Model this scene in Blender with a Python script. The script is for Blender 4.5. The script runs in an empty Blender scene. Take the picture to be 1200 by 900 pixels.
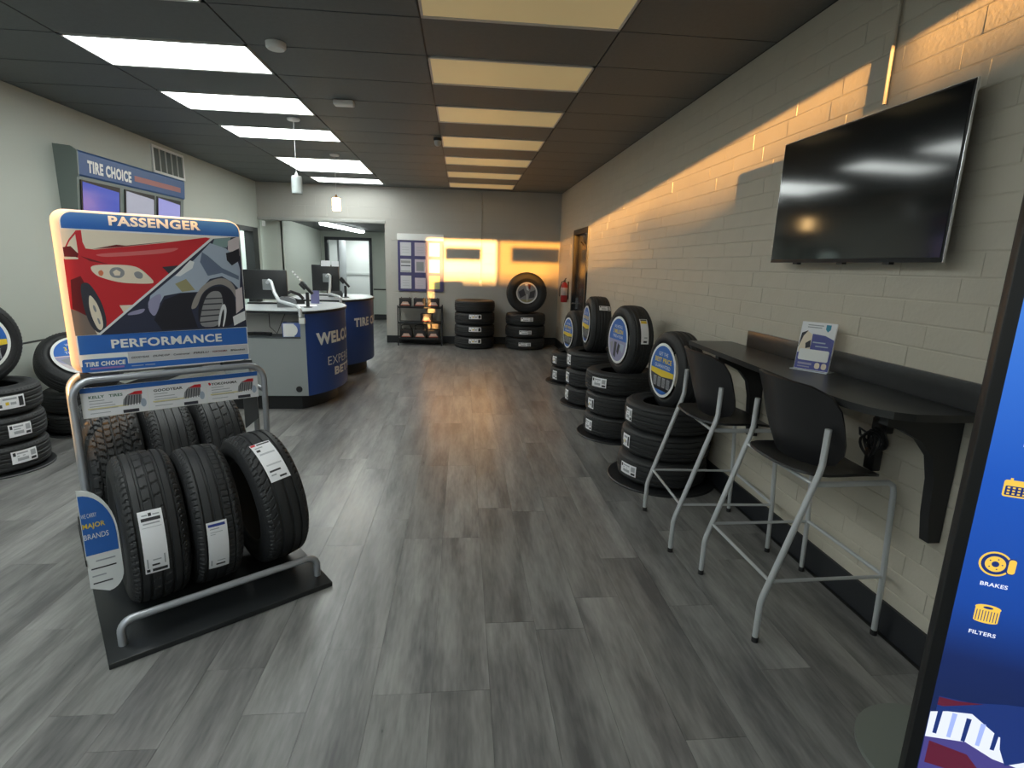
import bpy, bmesh, math, random
import numpy as np
from math import sin, cos, pi, radians, sqrt, atan2, hypot
from mathutils import Vector, Matrix
from mathutils.geometry import tessellate_polygon
random.seed(7)
SC = bpy.context.scene
COL = SC.collection
# ---------------------------------------------------------------- camera
CAM_Z = 1.6365
yaw, pit, rol = 0.0952514, 0.2166749, 0.0278375
F_ = Vector((sin(yaw)*cos(pit), cos(yaw)*cos(pit), -sin(pit)))
R_ = Vector((cos(yaw), -sin(yaw), 0)); U_ = R_.cross(F_)
R2 = R_*cos(rol)+U_*sin(rol); U2 = U_*cos(rol)-R_*sin(rol)
cd = bpy.data.cameras.new('camera'); cam = bpy.data.objects.new('camera', cd); COL.objects.link(cam)
cam.matrix_world = Matrix(((R2.x, U2.x, -F_.x, 0), (R2.y, U2.y, -F_.y, 0), (R2.z, U2.z, -F_.z, CAM_Z), (0, 0, 0, 1)))
cd.sensor_width = 36; cd.lens = 36*633.64/1200; cd.clip_start = .05; cd.clip_end = 200
SC.camera = cam
# ---------------------------------------------------------------- world, sun, exposure
W = bpy.data.worlds.new('sky'); SC.world = W; W.use_nodes = True
nt = W.node_tree; nt.nodes.clear()
tc = nt.nodes.new('ShaderNodeTexCoord'); sep = nt.nodes.new('ShaderNodeSeparateXYZ')
cr = nt.nodes.new('ShaderNodeValToRGB'); bg = nt.nodes.new('ShaderNodeBackground'); ow = nt.nodes.new('ShaderNodeOutputWorld')
nt.links.new(tc.outputs['Generated'], sep.inputs[0]); nt.links.new(sep.outputs['Z'], cr.inputs[0])
nt.links.new(cr.outputs[0], bg.inputs[0]); nt.links.new(bg.outputs[0], ow.inputs[0])
e = cr.color_ramp.elements
e[0].position = 0.0; e[0].color = (.78, .84, .86, 1); e[1].position = .8; e[1].color = (.42, .62, .82, 1)
bg.inputs[1].default_value = 2.5
SUN_S, SUN_Z = .15, .065
sd = bpy.data.lights.new('sun', 'SUN'); sd.energy = 26; sd.color = (1, .50, .15); sd.angle = radians(.5)
so = bpy.data.objects.new('sun', sd); COL.objects.link(so)
so.rotation_euler = Vector((SUN_S, 1, -SUN_Z)).to_track_quat('-Z', 'Y').to_euler()
so.location = (-4, -6, 4)
vs = SC.view_settings; vs.view_transform = 'Standard'; vs.look = 'None'; vs.gamma = 1; vs.exposure = 0.22
try: vs.use_curve_mapping = False
except Exception: pass
SC.cycles.max_bounces = 8; SC.cycles.diffuse_bounces = 5; SC.cycles.glossy_bounces = 3
SC.cycles.sample_clamp_indirect = 6; SC.cycles.caustics_reflective = False; SC.cycles.caustics_refractive = False
# ---------------------------------------------------------------- dimensions (metres)
XR, XL, YB, YF, H, T = 1.979, -3.95, 11.3, -1.0, 3.06, .6096
GX, GY = -.2617, 3.0413
# ---------------------------------------------------------------- materials
MATS = {}
def mat(name, col, rough=.6, metal=0, emit=None, es=1, noise=0, nscale=8, bump=0, bscale=60, spec=None, coat=0):
    if name in MATS: return MATS[name]
    m = bpy.data.materials.new(name); m.use_nodes = True; n = m.node_tree; b = n.nodes['Principled BSDF']
    b.inputs['Base Color'].default_value = (*col, 1); b.inputs['Roughness'].default_value = rough; b.inputs['Metallic'].default_value = metal
    if spec is not None: b.inputs['Specular IOR Level'].default_value = spec
    if coat: b.inputs['Coat Weight'].default_value = coat; b.inputs['Coat Roughness'].default_value = .08
    if emit: b.inputs['Emission Color'].default_value = (*emit, 1); b.inputs['Emission Strength'].default_value = es
    t = n.nodes.new('ShaderNodeTexCoord')
    if noise:
        x = n.nodes.new('ShaderNodeTexNoise'); x.inputs['Scale'].default_value = nscale; x.inputs['Detail'].default_value = 5
        r = n.nodes.new('ShaderNodeMapRange'); r.inputs[3].default_value = 1-noise; r.inputs[4].default_value = 1+noise
        mx = n.nodes.new('ShaderNodeMix'); mx.data_type = 'RGBA'; mx.blend_type = 'MULTIPLY'; mx.inputs[0].default_value = 1
        mx.inputs[6].default_value = (*col, 1)
        n.links.new(t.outputs['Object'], x.inputs[0]); n.links.new(x.outputs[0], r.inputs[0]); n.links.new(r.outputs[0], mx.inputs[7])
        n.links.new(mx.outputs[2], b.inputs['Base Color'])
    if bump:
        x = n.nodes.new('ShaderNodeTexNoise'); x.inputs['Scale'].default_value = bscale; x.inputs['Detail'].default_value = 3
        bp = n.nodes.new('ShaderNodeBump'); bp.inputs['Strength'].default_value = bump; bp.inputs['Distance'].default_value = .004
        n.links.new(t.outputs['Object'], x.inputs[0]); n.links.new(x.outputs[0], bp.inputs['Height']); n.links.new(bp.outputs[0], b.inputs['Normal'])
    MATS[name] = m; return m
def plank_mat():
    m = bpy.data.materials.new('grey vinyl plank'); m.use_nodes = True; n = m.node_tree; b = n.nodes['Principled BSDF']; N = n.nodes.new; L = n.links.new
    oi = N('ShaderNodeObjectInfo'); g = N('ShaderNodeNewGeometry'); mp = N('ShaderNodeVectorMath'); mp.operation = 'MULTIPLY'; mp.inputs[1].default_value = (7.5, 1.0, 1)
    ad = N('ShaderNodeVectorMath'); ad.operation = 'ADD'; sc = N('ShaderNodeVectorMath'); sc.operation = 'SCALE'; sc.inputs[0].default_value = (37, 91, 53)
    L(g.outputs['Position'], mp.inputs[0]); L(oi.outputs['Random'], sc.inputs['Scale']); L(mp.outputs[0], ad.inputs[0]); L(sc.outputs[0], ad.inputs[1])
    x = N('ShaderNodeTexNoise'); x.inputs['Scale'].default_value = 1.3; x.inputs['Detail'].default_value = 3; x.inputs['Roughness'].default_value = .5; L(ad.outputs[0], x.inputs[0])
    y = N('ShaderNodeTexNoise'); y.inputs['Scale'].default_value = 9; y.inputs['Detail'].default_value = 4; L(ad.outputs[0], y.inputs[0])
    r = N('ShaderNodeValToRGB'); e = r.color_ramp.elements; e[0].position = .35; e[0].color = (.110, .108, .108, 1); e[1].position = .66; e[1].color = (.295, .29, .28, 1)
    mi = N('ShaderNodeMath'); mi.operation = 'MULTIPLY_ADD'; mi.inputs[1].default_value = .3; L(y.outputs[0], mi.inputs[0])
    m2 = N('ShaderNodeMath'); m2.operation = 'MULTIPLY'; m2.inputs[1].default_value = .7; L(x.outputs[0], m2.inputs[0]); L(m2.outputs[0], mi.inputs[2]); L(mi.outputs[0], r.inputs[0])
    mr = N('ShaderNodeMapRange'); mr.inputs[3].default_value = .87; mr.inputs[4].default_value = 1.13; L(oi.outputs['Random'], mr.inputs[0])
    mx = N('ShaderNodeMix'); mx.data_type = 'RGBA'; mx.blend_type = 'MULTIPLY'; mx.inputs[0].default_value = 1; L(r.outputs[0], mx.inputs[6]); L(mr.outputs[0], mx.inputs[7])
    L(mx.outputs[2], b.inputs['Base Color']); b.inputs['Roughness'].default_value = .38
    rr = N('ShaderNodeMapRange'); rr.inputs[3].default_value = .25; rr.inputs[4].default_value = .36; L(y.outputs[0], rr.inputs[0]); L(rr.outputs[0], b.inputs['Roughness'])
    bp = N('ShaderNodeBump'); bp.inputs['Strength'].default_value = .12; bp.inputs['Distance'].default_value = .002; L(y.outputs[0], bp.inputs['Height']); L(bp.outputs[0], b.inputs['Normal'])
    MATS['plank'] = m; return m
plank_mat()
rubber = mat('rubber', (.017, .018, .020), .62, noise=.25, nscale=20, bump=.15, bscale=120)
rubber2 = mat('tread rubber', (.022, .023, .025), .58, noise=.2, nscale=30, bump=.1, bscale=150)
blackm = mat('black powder coat', (.014, .015, .017), .45)
blackp = mat('black plastic', (.016, .016, .018), .4, bump=.1, bscale=300)
dkgrey = mat('dark grey plastic', (.05, .052, .055), .5)
steel = mat('silver tube', (.46, .48, .52), .38, metal=.6, noise=.05, nscale=4)
stoolm = mat('stool tube', (.56, .58, .60), .42, metal=.35)
chrome = mat('polished aluminium', (.75, .77, .8), .22, metal=.9)
white = mat('white paint', (.88, .89, .88), .5)
paper = mat('white paper', (.90, .90, .93), .55)
ink = mat('black ink', (.03, .03, .035), .6)
inkgrey = mat('grey ink', (.42, .43, .46), .6)
wallm = mat('greige wall paint', (.47, .455, .42), .55, noise=.03, nscale=2, bump=.12, bscale=90)
wallg = mat('cool grey wall paint', (.52, .55, .50), .6, noise=.03, nscale=1.5, bump=.06, bscale=90)
brickm = mat('painted block', (.56, .52, .435), .5, noise=.05, nscale=6, bump=.35, bscale=55)
ceilm = mat('black ceiling tile', (.128, .140, .145), .62, noise=.12, nscale=30, bump=.25, bscale=150)
gridm = mat('black ceiling grid', (.016, .016, .016), .5)
basem = mat('black vinyl base', (.016, .018, .022), .45)
blue = mat('poster blue', (.035, .155, .54), .42)
navyb = mat('desk blue', (.022, .065, .27), .38)
ylw = mat('print yellow', (.85, .62, .05), .5)
red = mat('print red', (.62, .02, .03), .45)
pal = dict(cream=(.86, .75, .60), tan=(.24, .18, .15), red=(.62, .028, .038), darkred=(.17, .012, .016), pink=(.70, .16, .16), dark=(.045, .045, .06),
           orange=(.75, .22, .10), gray=(.30, .30, .31), navy=(.035, .04, .075), teal=(.25, .36, .36), palepink=(.66, .58, .60), lightblue=(.42, .49, .60),
           steel=(.14, .18, .27), black=(.02, .02, .03), white=(.80, .82, .84), khaki=(.36, .33, .18), lavender=(.34, .33, .5), warmgray=(.33, .30, .28))
for k, c in pal.items(): mat('art '+k, c, .4)
A = lambda k: MATS['art '+k]
# ---------------------------------------------------------------- mesh builder
class MB:
    def __init__(s): s.v = []; s.f = []; s.m = []; s.ms = []
    def mi(s, m):
        if m not in s.ms: s.ms.append(m)
        return s.ms.index(m)
    def add(s, vs, fs, m=None):
        o = len(s.v); k = s.mi(m) if m else 0
        s.v += [tuple(p) for p in vs]
        for f in fs: s.f.append([i+o for i in f]); s.m.append(k)
        return s
    def box(s, a, b, m=None, ch=0):
        (x0, y0, z0), (x1, y1, z1) = a, b
        if ch:
            c = ch; bm = bmesh.new(); bmesh.ops.create_cube(bm, size=1)
            for v in bm.verts: v.co = Vector(((x0+x1)/2+v.co.x*(x1-x0), (y0+y1)/2+v.co.y*(y1-y0), (z0+z1)/2+v.co.z*(z1-z0)))
            bmesh.ops.bevel(bm, geom=bm.edges[:], offset=c, segments=2, affect='EDGES', profile=.5); bm.verts.index_update()
            s.add([v.co for v in bm.verts], [[v.index for v in f.verts] for f in bm.faces], m); bm.free(); return s
        return s.add([(x0, y0, z0), (x1, y0, z0), (x1, y1, z0), (x0, y1, z0), (x0, y0, z1), (x1, y0, z1), (x1, y1, z1), (x0, y1, z1)],
                     [(3, 2, 1, 0), (4, 5, 6, 7), (0, 1, 5, 4), (1, 2, 6, 5), (2, 3, 7, 6), (3, 0, 4, 7)], m)
    def tube(s, pts, r, m=None, n=10, cap=True):
        P = [Vector(p) for p in pts]; vs = []; fs = []; up = None
        for i, p in enumerate(P):
            d = ((P[i]-P[i-1]).normalized() if i else Vector())+((P[i+1]-P[i]).normalized() if i < len(P)-1 else Vector()); d.normalize()
            if up is None: up = d.orthogonal().normalized()
            up = (up-d*up.dot(d)).normalized(); w = d.cross(up); ri = r[i] if isinstance(r, (list, tuple)) else r
            vs += [p+(up*cos(2*pi*k/n)+w*sin(2*pi*k/n))*ri for k in range(n)]
        for i in range(len(P)-1):
            for k in range(n): a = i*n+k; b = i*n+(k+1) % n; fs.append((a, b, b+n, a+n))
        if cap: fs.append(list(range(n))[::-1]); fs.append([len(vs)-n+k for k in range(n)])
        return s.add(vs, fs, m)
    def lathe(s, prof, m=None, n=32, c=(0, 0, 0), closed=False):
        vs = []; fs = []; M = len(prof)
        for i in range(n):
            a = 2*pi*i/n; vs += [(c[0]+r*cos(a), c[1]+r*sin(a), c[2]+z) for r, z in prof]
        for i in range(n):
            j = (i+1) % n
            for k in range(M if closed else M-1): l = (k+1) % M; fs.append((i*M+k, j*M+k, j*M+l, i*M+l))
        if not closed:
            if prof[0][0] > 1e-6: fs.append([i*M for i in range(n)][::-1])
            if prof[-1][0] > 1e-6: fs.append([i*M+M-1 for i in range(n)])
        return s.add(vs, fs, m)
    def prism(s, poly, z0, z1, m=None, f=None):
        f = f or (lambda x, y, z: (x, y, z)); n = len(poly)
        tri = tessellate_polygon([[Vector((x, y, 0)) for x, y in poly]])
        vs = [f(x, y, z0) for x, y in poly]+[f(x, y, z1) for x, y in poly]
        fs = [t for t in tri]+[tuple(i+n for i in t) for t in tri]+[(i, (i+1) % n, (i+1) % n+n, i+n) for i in range(n)]
        return s.add(vs, fs, m)
    def flat(s, poly, m, f):
        tri = tessellate_polygon([[Vector((x, y, 0)) for x, y in poly]])
        return s.add([f(x, y) for x, y in poly], [tuple(t) for t in tri], m)
    def xf(s, M): s.v = [tuple(M @ Vector(p)) for p in s.v]; return s
    def mesh(s, name, m=None, smooth=30, fix=True):
        me = bpy.data.meshes.new(name); me.from_pydata(s.v, [], s.f)
        for x in (s.ms or [m]): me.materials.append(x or m)
        if s.ms: me.polygons.foreach_set('material_index', s.m)
        if fix:
            bm = bmesh.new(); bm.from_mesh(me); bmesh.ops.recalc_face_normals(bm, faces=bm.faces[:]); bm.to_mesh(me); bm.free()
        if smooth: me.shade_smooth(); me.set_sharp_from_angle(angle=radians(smooth))
        me.update(); return me
    def build(s, name, m=None, parent=None, smooth=30, fix=True):
        return link(name, s.mesh(name, m, smooth, fix), parent)
def link(name, me, parent=None):
    o = bpy.data.objects.new(name, me); COL.objects.link(o)
    if parent: o.parent = parent
    return o
def tag(o, label, cat, group=None, kind=None):
    o['label'] = label; o['category'] = cat
    if group: o['group'] = group
    if kind: o['kind'] = kind
    return o
def thing(name, label, cat, loc=(0, 0, 0), rot=(0, 0, 0), group=None):
    o = link(name, None); o.location = loc; o.rotation_euler = rot; o.empty_display_size = .1
    return tag(o, label, cat, group)
def struct(o): o['kind'] = 'structure'; return o
def copy_tree(o, parent=None):
    c = o.copy(); COL.objects.link(c); c.parent = parent
    for ch in list(o.children): copy_tree(ch, c)
    return c
def arcp(c, r, a0, a1, n, ax=(Vector((1, 0, 0)), Vector((0, 0, 1)))):
    return [Vector(c)+ax[0]*(r*cos(a0+(a1-a0)*i/n))+ax[1]*(r*sin(a0+(a1-a0)*i/n)) for i in range(n+1)]
def rrect(x0, y0, x1, y1, r, n=5):
    o = []
    for cx, cy, a in ((x1-r, y1-r, 0), (x0+r, y1-r, pi/2), (x0+r, y0+r, pi), (x1-r, y0+r, 1.5*pi)):
        o += [(cx+r*cos(a+pi/2*i/n), cy+r*sin(a+pi/2*i/n)) for i in range(n+1)]
    return o
# ---------------------------------------------------------------- lettering: flat glyph outlines as mesh
_tc = {}
def glyphs(s, bold=0.0, shear=0):
    k = (s, bold, shear)
    if k in _tc: return _tc[k]
    cu = bpy.data.curves.new('t', 'FONT'); cu.body = s; cu.offset = bold; cu.shear = shear; cu.resolution_u = 3; cu.fill_mode = 'FRONT' if hasattr(cu, 'fill_mode') else cu.fill_mode
    cu.space_character = 1.0+bold*2
    o = bpy.data.objects.new('t', cu); COL.objects.link(o); bpy.context.view_layer.update()
    dg = bpy.context.evaluated_depsgraph_get(); me = o.evaluated_get(dg).to_mesh()
    vs = [(v.co.x, v.co.y) for v in me.vertices]; fs = [tuple(p.vertices) for p in me.polygons]
    o.evaluated_get(dg).to_mesh_clear(); bpy.data.objects.remove(o); bpy.data.curves.remove(cu)
    _tc[k] = (vs, fs); return vs, fs
def text(mb, s, x0, y0, x1, y1, m, f, bold=.03, shear=0):
    vs, fs = glyphs(s, bold, shear)
    ax, bx = min(v[0] for v in vs), max(v[0] for v in vs); ay, by = min(v[1] for v in vs), max(v[1] for v in vs)
    mb.add([f(x0+(v[0]-ax)/(bx-ax)*(x1-x0), y0+(v[1]-ay)/(by-ay)*(y1-y0)) for v in vs], fs, m)
def rect(mb, x0, y0, x1, y1, m, f): mb.flat([(x0, y0), (x1, y0), (x1, y1), (x0, y1)], m, f)
def ell(cx, cy, rx, ry, n=28, a0=0, a1=2*pi): return [(cx+rx*cos(a0+(a1-a0)*i/n), cy+ry*sin(a0+(a1-a0)*i/n)) for i in range(n+(0 if abs(a1-a0) > 6.28 else 1))]
# ================================================================= SETTING
# floor: sub-floor slab with one vinyl plank per object
fl = struct(MB().box((-4.6, YF-.2, -.08), (2.2, 18.6, -.004), gridm).build('floor'))
PW, PL = .228, 1.219
pm = MB().box((-PW/2+.0006, -PL/2+.0006, -.006), (PW/2-.0006, PL/2-.0006, 0)).mesh('plank', MATS['plank'], 0)
rest = MB(); npl = 0; slots = []
for i in range(-20, 10):
    off = random.Random(i*7+3).random()*PL
    for j in range(-2, 16):
        x = .120-PW/2+i*PW; y = j*PL+off-.3
        if x-PW/2 < XL-.1 or x+PW/2 > XR+.12 or y+PL/2 < YF or y-PL/2 > 18.4: continue
        vis = y+PL/2 > 1.2 and abs(x/(y+1.3)) < 1.1
        slots.append((0 if vis else 1, y, x))
slots.sort()
for k, (v, y, x) in enumerate(slots):
    if k < 300: o = link('plank', pm, fl); o.location = (x, y, 0)
    else: rest.box((x-PW/2+.0006, y-PL/2+.0006, -.006), (x+PW/2-.0006, y+PL/2-.0006, 0))
o = rest.build('plank_field', MATS['plank'], fl, 0); o['kind'] = 'stuff'
# right wall: painted block wall, every block its own piece near the camera
def wall_with_holes(name, axis, pos, thick, u0, u1, z0, z1, holes, m):
    mb = MB(); us = sorted({u0, u1, *[h for q in holes for h in q[:2]]}); zs = sorted({z0, z1, *[h for q in holes for h in q[2:]]})
    for a, b in zip(us, us[1:]):
        for c, d in zip(zs, zs[1:]):
            if any(q[0] <= a and b <= q[1] and q[2] <= c and d <= q[3] for q in holes): continue
            if axis == 'x': mb.box((min(pos, pos+thick), a, c), (max(pos, pos+thick), b, d))
            else: mb.box((a, min(pos, pos+thick), c), (b, max(pos, pos+thick), d))
    return struct(mb.build(name, m))
DR = (8.72, 9.72, 0, 2.2)
wr = wall_with_holes('wall_right', 'x', XR+.006, .16, YF, YB+.1, 0, H, [DR], brickm)
def blockmesh(L, Hh, dep, ax, m):
    g = .002; c = .004; mb = MB()
    x0, x1, z0, z1 = -L/2+g*.3, L/2-g*.3, -Hh/2+g, Hh/2-g
    e = c*.3; back = [(x0, z0), (x1, z0), (x1, z1), (x0, z1)]; fr = [(x0+e, z0+c), (x1-e, z0+c), (x1-e, z1-c), (x0+e, z1-c)]
    f = (lambda a, d, z: (-d, a, z)) if ax == 'x' else (lambda a, d, z: (a, -d, z))
    vs = [f(a, -.004, z) for a, z in back]+[f(a, dep*.5, z) for a, z in back]+[f(a, dep, z) for a, z in fr]
    fs = [(8, 9, 10, 11)]+[(k+4, (k+1) % 4+4, (k+1) % 4+8, k+8) for k in range(4)]+[(k, (k+1) % 4, (k+1) % 4+4, k+4) for k in range(4)]
    return mb.add(vs, fs).mesh('brick', m, 0)
CH = .1016; BL = .397
bmx = [blockmesh(BL, CH, .0040, 'x', brickm), blockmesh(BL, CH, .0034, 'x', brickm)]
cand = []
for r in range(30):
    z = .01+CH*(r+.5); sh = (BL/2 if r % 2 else 0)+.06*((r*5) % 3-1)
    for k in range(-4, 34):
        y = k*BL+sh+.1
        if y-BL/2 < YF+.05 or y+BL/2 > YB-.01 or z+CH/2 > H-.004: continue
        if y+BL/2 > DR[0]-.06 and y-BL/2 < DR[1]+.06 and z < DR[3]+.06: continue
        cand.append((abs(y-3.0)+(3 if y < 1.6 else 0), y, z))
cand.sort(); rest = MB(); rr = random.Random(5)
for k, (d, y, z) in enumerate(cand):
    rot = Matrix.Rotation(rr.gauss(0, .0012), 4, 'Z') @ Matrix.Rotation(rr.gauss(0, .005), 4, 'Y')
    Mx = Matrix.Translation((XR+.006+rr.uniform(-.001, .0008), y, z)) @ rot
    if k < 300: o = link('brick', bmx[k % 2], wr); o.matrix_local = Mx
    else:
        me = bmx[k % 2]; rest.add([Mx @ v.co for v in me.vertices], [list(p.vertices) for p in me.polygons])
o = rest.build('brick_field', brickm, wr, 0, fix=False); o['kind'] = 'stuff'
# ends of courses beside the door and corner: mortar fill already in wall; baseboards
struct(MB().box((XR-.014, YF, 0), (XR, DR[0]-.07, .15)).box((XR-.014, DR[1]+.07, 0), (XR, YB-.02, .15)).build('baseboard_right', basem))
# back wall of painted block with the opening at the left
OPR, OPT = -1.54, 2.4
wb = wall_with_holes('wall_back', 'y', YB+.006, .2, XL-.05, XR+.17, 0, H, [(XL-.05, OPR, 0, OPT)], wallm)
bb = blockmesh(.4064, .2032, .0035, 'y', wallm); bb.name = 'block'
for r in range(15):
    z = .02+.2032*(r+.5)
    if z+.1 > H: continue
    for k in range(-12, 8):
        x = k*.4064+(.2032 if r % 2 else 0)
        if x+.2032 > XR or x-.2032 < XL+.02: continue
        if x-.2032 < OPR and z-.1 < OPT: continue
        o = link('block', bb, wb); o.location = (x, YB+.006, z)
struct(MB().box((OPR, YB-.012, 0), (XR-.015, YB-.002, .15)).build('baseboard_back', basem))
struct(MB().box((XL, YB-.03, OPT-.035), (OPR+.01, YB+.22, OPT+.02), None, .004).build('trim_1', mat('header trim', (.44, .44, .42), .5)))
# left wall with door opening near the back
DL = (10.3, 11.0, 0, 2.14)
wall_with_holes('wall_left', 'x', XL, -.14, YF, YB+.1, 0, H, [DL], wallg)
g = struct(MB().box((XL, YF, 0), (XL+.006, 10.2, .815)).build('trim_2', wallg))
struct(MB().box((XL, YF, .817), (XL+.009, 10.2, .832), None).build('rail_shadow_strip', mat('rail shadow strip', (.07, .075, .07), .5)))
struct(MB().box((XL+.007, YF, 0), (XL+.016, 10.2, .15)).build('baseboard_left', basem))
fr = MB(); y0, y1, zt = DL[0], DL[1], DL[3]
fr.box((XL-.145, y0-.06, 0), (XL+.02, y0+.02, zt+.06)).box((XL-.145, y1-.05, 0), (XL+.02, y1+.2, zt+.06)).box((XL-.145, y0, zt-.02), (XL+.02, y1, zt+.06))
d1 = struct(fr.build('door_1', blackm))
struct(MB().box((XL-1.6, 9.8, 0), (XL-1.5, 11.6, 2.6)).box((XL-1.6, 9.7, 0), (XL-.15, 9.8, 2.6)).box((XL-1.6, 11.5, 0), (XL-.15, 11.6, 2.6)).build('wall_side_room', mat('side room paint', (.62, .68, .66), .6)))
struct(MB().box((XL-1.6, 9.7, 2.6), (XL-.15, 11.6, 2.66)).box((XL-1.6, 9.7, -.05), (XL-.14, 11.6, -.002)).build('trim_4', wallg))
# passage beyond the opening
struct(MB().box((-3.66, YB+.25, 0), (-3.56, YB+.3, 2.46)).box((XL-.1, YB+.21, 0), (-3.57, YB+.27, 2.46)).prism([(-3.57, YB+.21), (-3.60, YB+.21), (-3.95, 15.9), (-3.90, 15.9)], 0, 2.46).build('wall_passage_left', wallg))
struct(MB().box((XL-.3, 15.85, 0), (-3.76, 15.98, 2.46)).box((-2.56, 15.85, 0), (-1.4, 15.98, 2.46)).box((-3.76, 15.85, 2.2), (-2.56, 15.98, 2.46)).build('wall_passage_end', wallg))
struct(MB().box((OPR, YB+.2, 0), (OPR+.1, 15.9, 2.46)).build('wall_passage_right', wallg))
struct(MB().box((XL-.3, YB+.2, 2.42), (OPR+.1, 18.6, 2.5)).build('ceiling_passage', mat('dark passage ceiling', (.09, .095, .1), .6)))
fr = MB().box((-3.80, 15.82, 0), (-3.72, 15.99, 2.24)).box((-2.60, 15.82, 0), (-2.52, 15.99, 2.24)).box((-3.8, 15.82, 2.18), (-2.52, 15.99, 2.26))
struct(fr.build('door_2', mat('dark door frame', (.045, .05, .06), .45)))
struct(MB().box((-4.3, 17.8, 0), (-1.4, 17.9, 2.46)).box((-4.3, 15.98, 0), (-4.2, 17.9, 2.46)).box((-1.5, 15.98, 0), (-1.4, 17.9, 2.46)).build('wall_far_room', mat('far room white', (.72, .75, .74), .6)))
struct(MB().box((-4.2, 17.77, 1.2), (-1.5, 17.8, 1.26)).build('trim_5', mat('dado rail', (.55, .58, .57), .5)))
struct(MB().box((-2.5, 15.83, .84), (-1.55, 15.85, .87)).box((-2.5, 15.835, 0), (-1.55, 15.85, .15)).box((-4.2, 17.78, 0), (-1.5, 17.8, .13)).build('trim_6', basem))
struct(MB().box((-3.5, 15.99, 0), (-3.45, 16.9, 2.2)).build('door_3', mat('open door leaf', (.34, .36, .38), .45)))
# front wall (behind the camera): shop windows with mullions and window signs
struct(MB().box((XL-.1, YF-.12, 2.9), (XR+.2, YF, H)).box((XL-.1, YF-.12, 0), (XL+.1, YF, H)).box((XL, YF-.12, 0), (-2.56, YF, H)).box((1.86, YF-.12, 0), (XR+.2, YF, H)).box((XL, YF-.12, 0), (XR, YF, .1)).build('wall_front', wallg))
mf = MB()
for x in (-1.14, .42): mf.box((x-.025, YF-.1, .1), (x+.025, YF-.03, 2.9))
mf.box((1.43-.011, YF-.1, .1), (1.43+.011, YF-.03, 2.9))
struct(mf.build('window_1', blackm))
s = MB().box((-2.22, YF-.13, 2.505), (-1.48, YF-.122, 2.765)).build('window_sign', mat('sign back', (.3, .3, .3), .6)); tag(s, 'small rectangular window sign high in the left shop window behind the viewer', 'sign')
s = MB().box((-.87, YF-.13, 2.50), (.13, YF-.122, 2.80)).build('window_sign', MATS['sign back']); tag(s, 'wider rectangular window sign high in the shop window beside the mullion, behind the viewer', 'sign')
s = MB().box((.44, YF-.13, .1), (1.86, YF-.122, 2.2)).build('window_sign', MATS['sign back']); tag(s, 'added light-blocking poster filling the right shop window behind the viewer', 'poster')  # unseen, added to darken the floor on the right
# street outside, with unseen sun blockers added
struct(MB().box((-40, -60, -.12), (40, YF-.12, -.06)).build('ground', mat('asphalt', (.12, .12, .12), .8)))
s = MB().box((-6.83, -36, -.06), (-4.3, -30, 4.03)).prism([(-4.3, -.06), (16, -.06), (16, 4.6), (-2.95, 4.6), (-3.9, 3.55), (-4.3, 3.55)], 30, 36, None, lambda x, z, y: (x, -y, z)).box((-3, -30.02, 0), (-1, -29.98, 2.2)).box((1, -30.02, .9), (5, -29.98, 2.3)).build('sun_blocker', mat('sun blocker tan', (.42, .37, .3), .8)); tag(s, 'added unseen building across the parking lot outside the shop front', 'sun_blocker')  # unseen, added to block the low sun; roofline shaped for the lit band
s = MB().box((-24, -30.3, -.06), (-7.10, -30, 6.2)).box((-7.10, -30.3, -.06), (-6.97, -30, 6.2)).box((-6.97, -30.3, -.06), (-6.84, -30, 2.85)).box((-12, -30.02, 0), (-10, -29.98, 2.2)).build('sun_blocker', MATS['sun blocker tan']); tag(s, 'unseen wall added to narrow the sun, left of the gap across the parking lot outside', 'wall')  # unseen, added so only a thin strip of sun gets through
t = thing('sun_filter_tree', 'unseen added tree in front of the added building outside the shop window', 'sun_filter_tree', (-3.15, -28.5, -.06))  # unseen, added to dim the sun reaching the right wall
MB().tube([(0, 0, 0), (.05, 0, 1.8), (-.02, 0, 3.2), (.1, 0, 3.9)], [.12, .1, .07, .03]).build('sun_filter_trunk', mat('sun filter bark', (.09, .06, .04), .8), t)
q = MB(); r_ = random.Random(11)
for k in range(150):
    while 1:
        p = Vector((r_.uniform(-1, 1), r_.uniform(-1, 1), r_.uniform(-1, 1)))
        if p.length < 1: break
    c0 = Vector((p.x*1.1, p.y*.8, 3.92+p.z*.58)); a1 = Vector((r_.gauss(0, 1), r_.gauss(0, 1), r_.gauss(0, 1))).normalized(); b1 = a1.orthogonal().normalized()
    q.add([c0-a1*.14, c0+b1*.08, c0+a1*.14, c0-b1*.08], [(0, 1, 2, 3)])
q.build('sun_filter_foliage', mat('sun filter green', (.06, .12, .03), .7), t, 0)['kind'] = 'stuff'
m = bpy.data.materials.new('added sun tint'); m.use_nodes = True; n = m.node_tree; n.nodes.clear()
a_ = n.nodes.new('ShaderNodeBsdfTransparent'); a_.inputs[0].default_value = (.56, .50, .34, 1); b_ = n.nodes.new('ShaderNodeOutputMaterial'); n.links.new(a_.outputs[0], b_.inputs[0])
struct(MB().box((-1.115, YF-.07, .1), (.395, YF-.066, 2.9)).build('sun_tint_pane', m))  # unseen pane added to dim and yellow one sun patch
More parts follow.
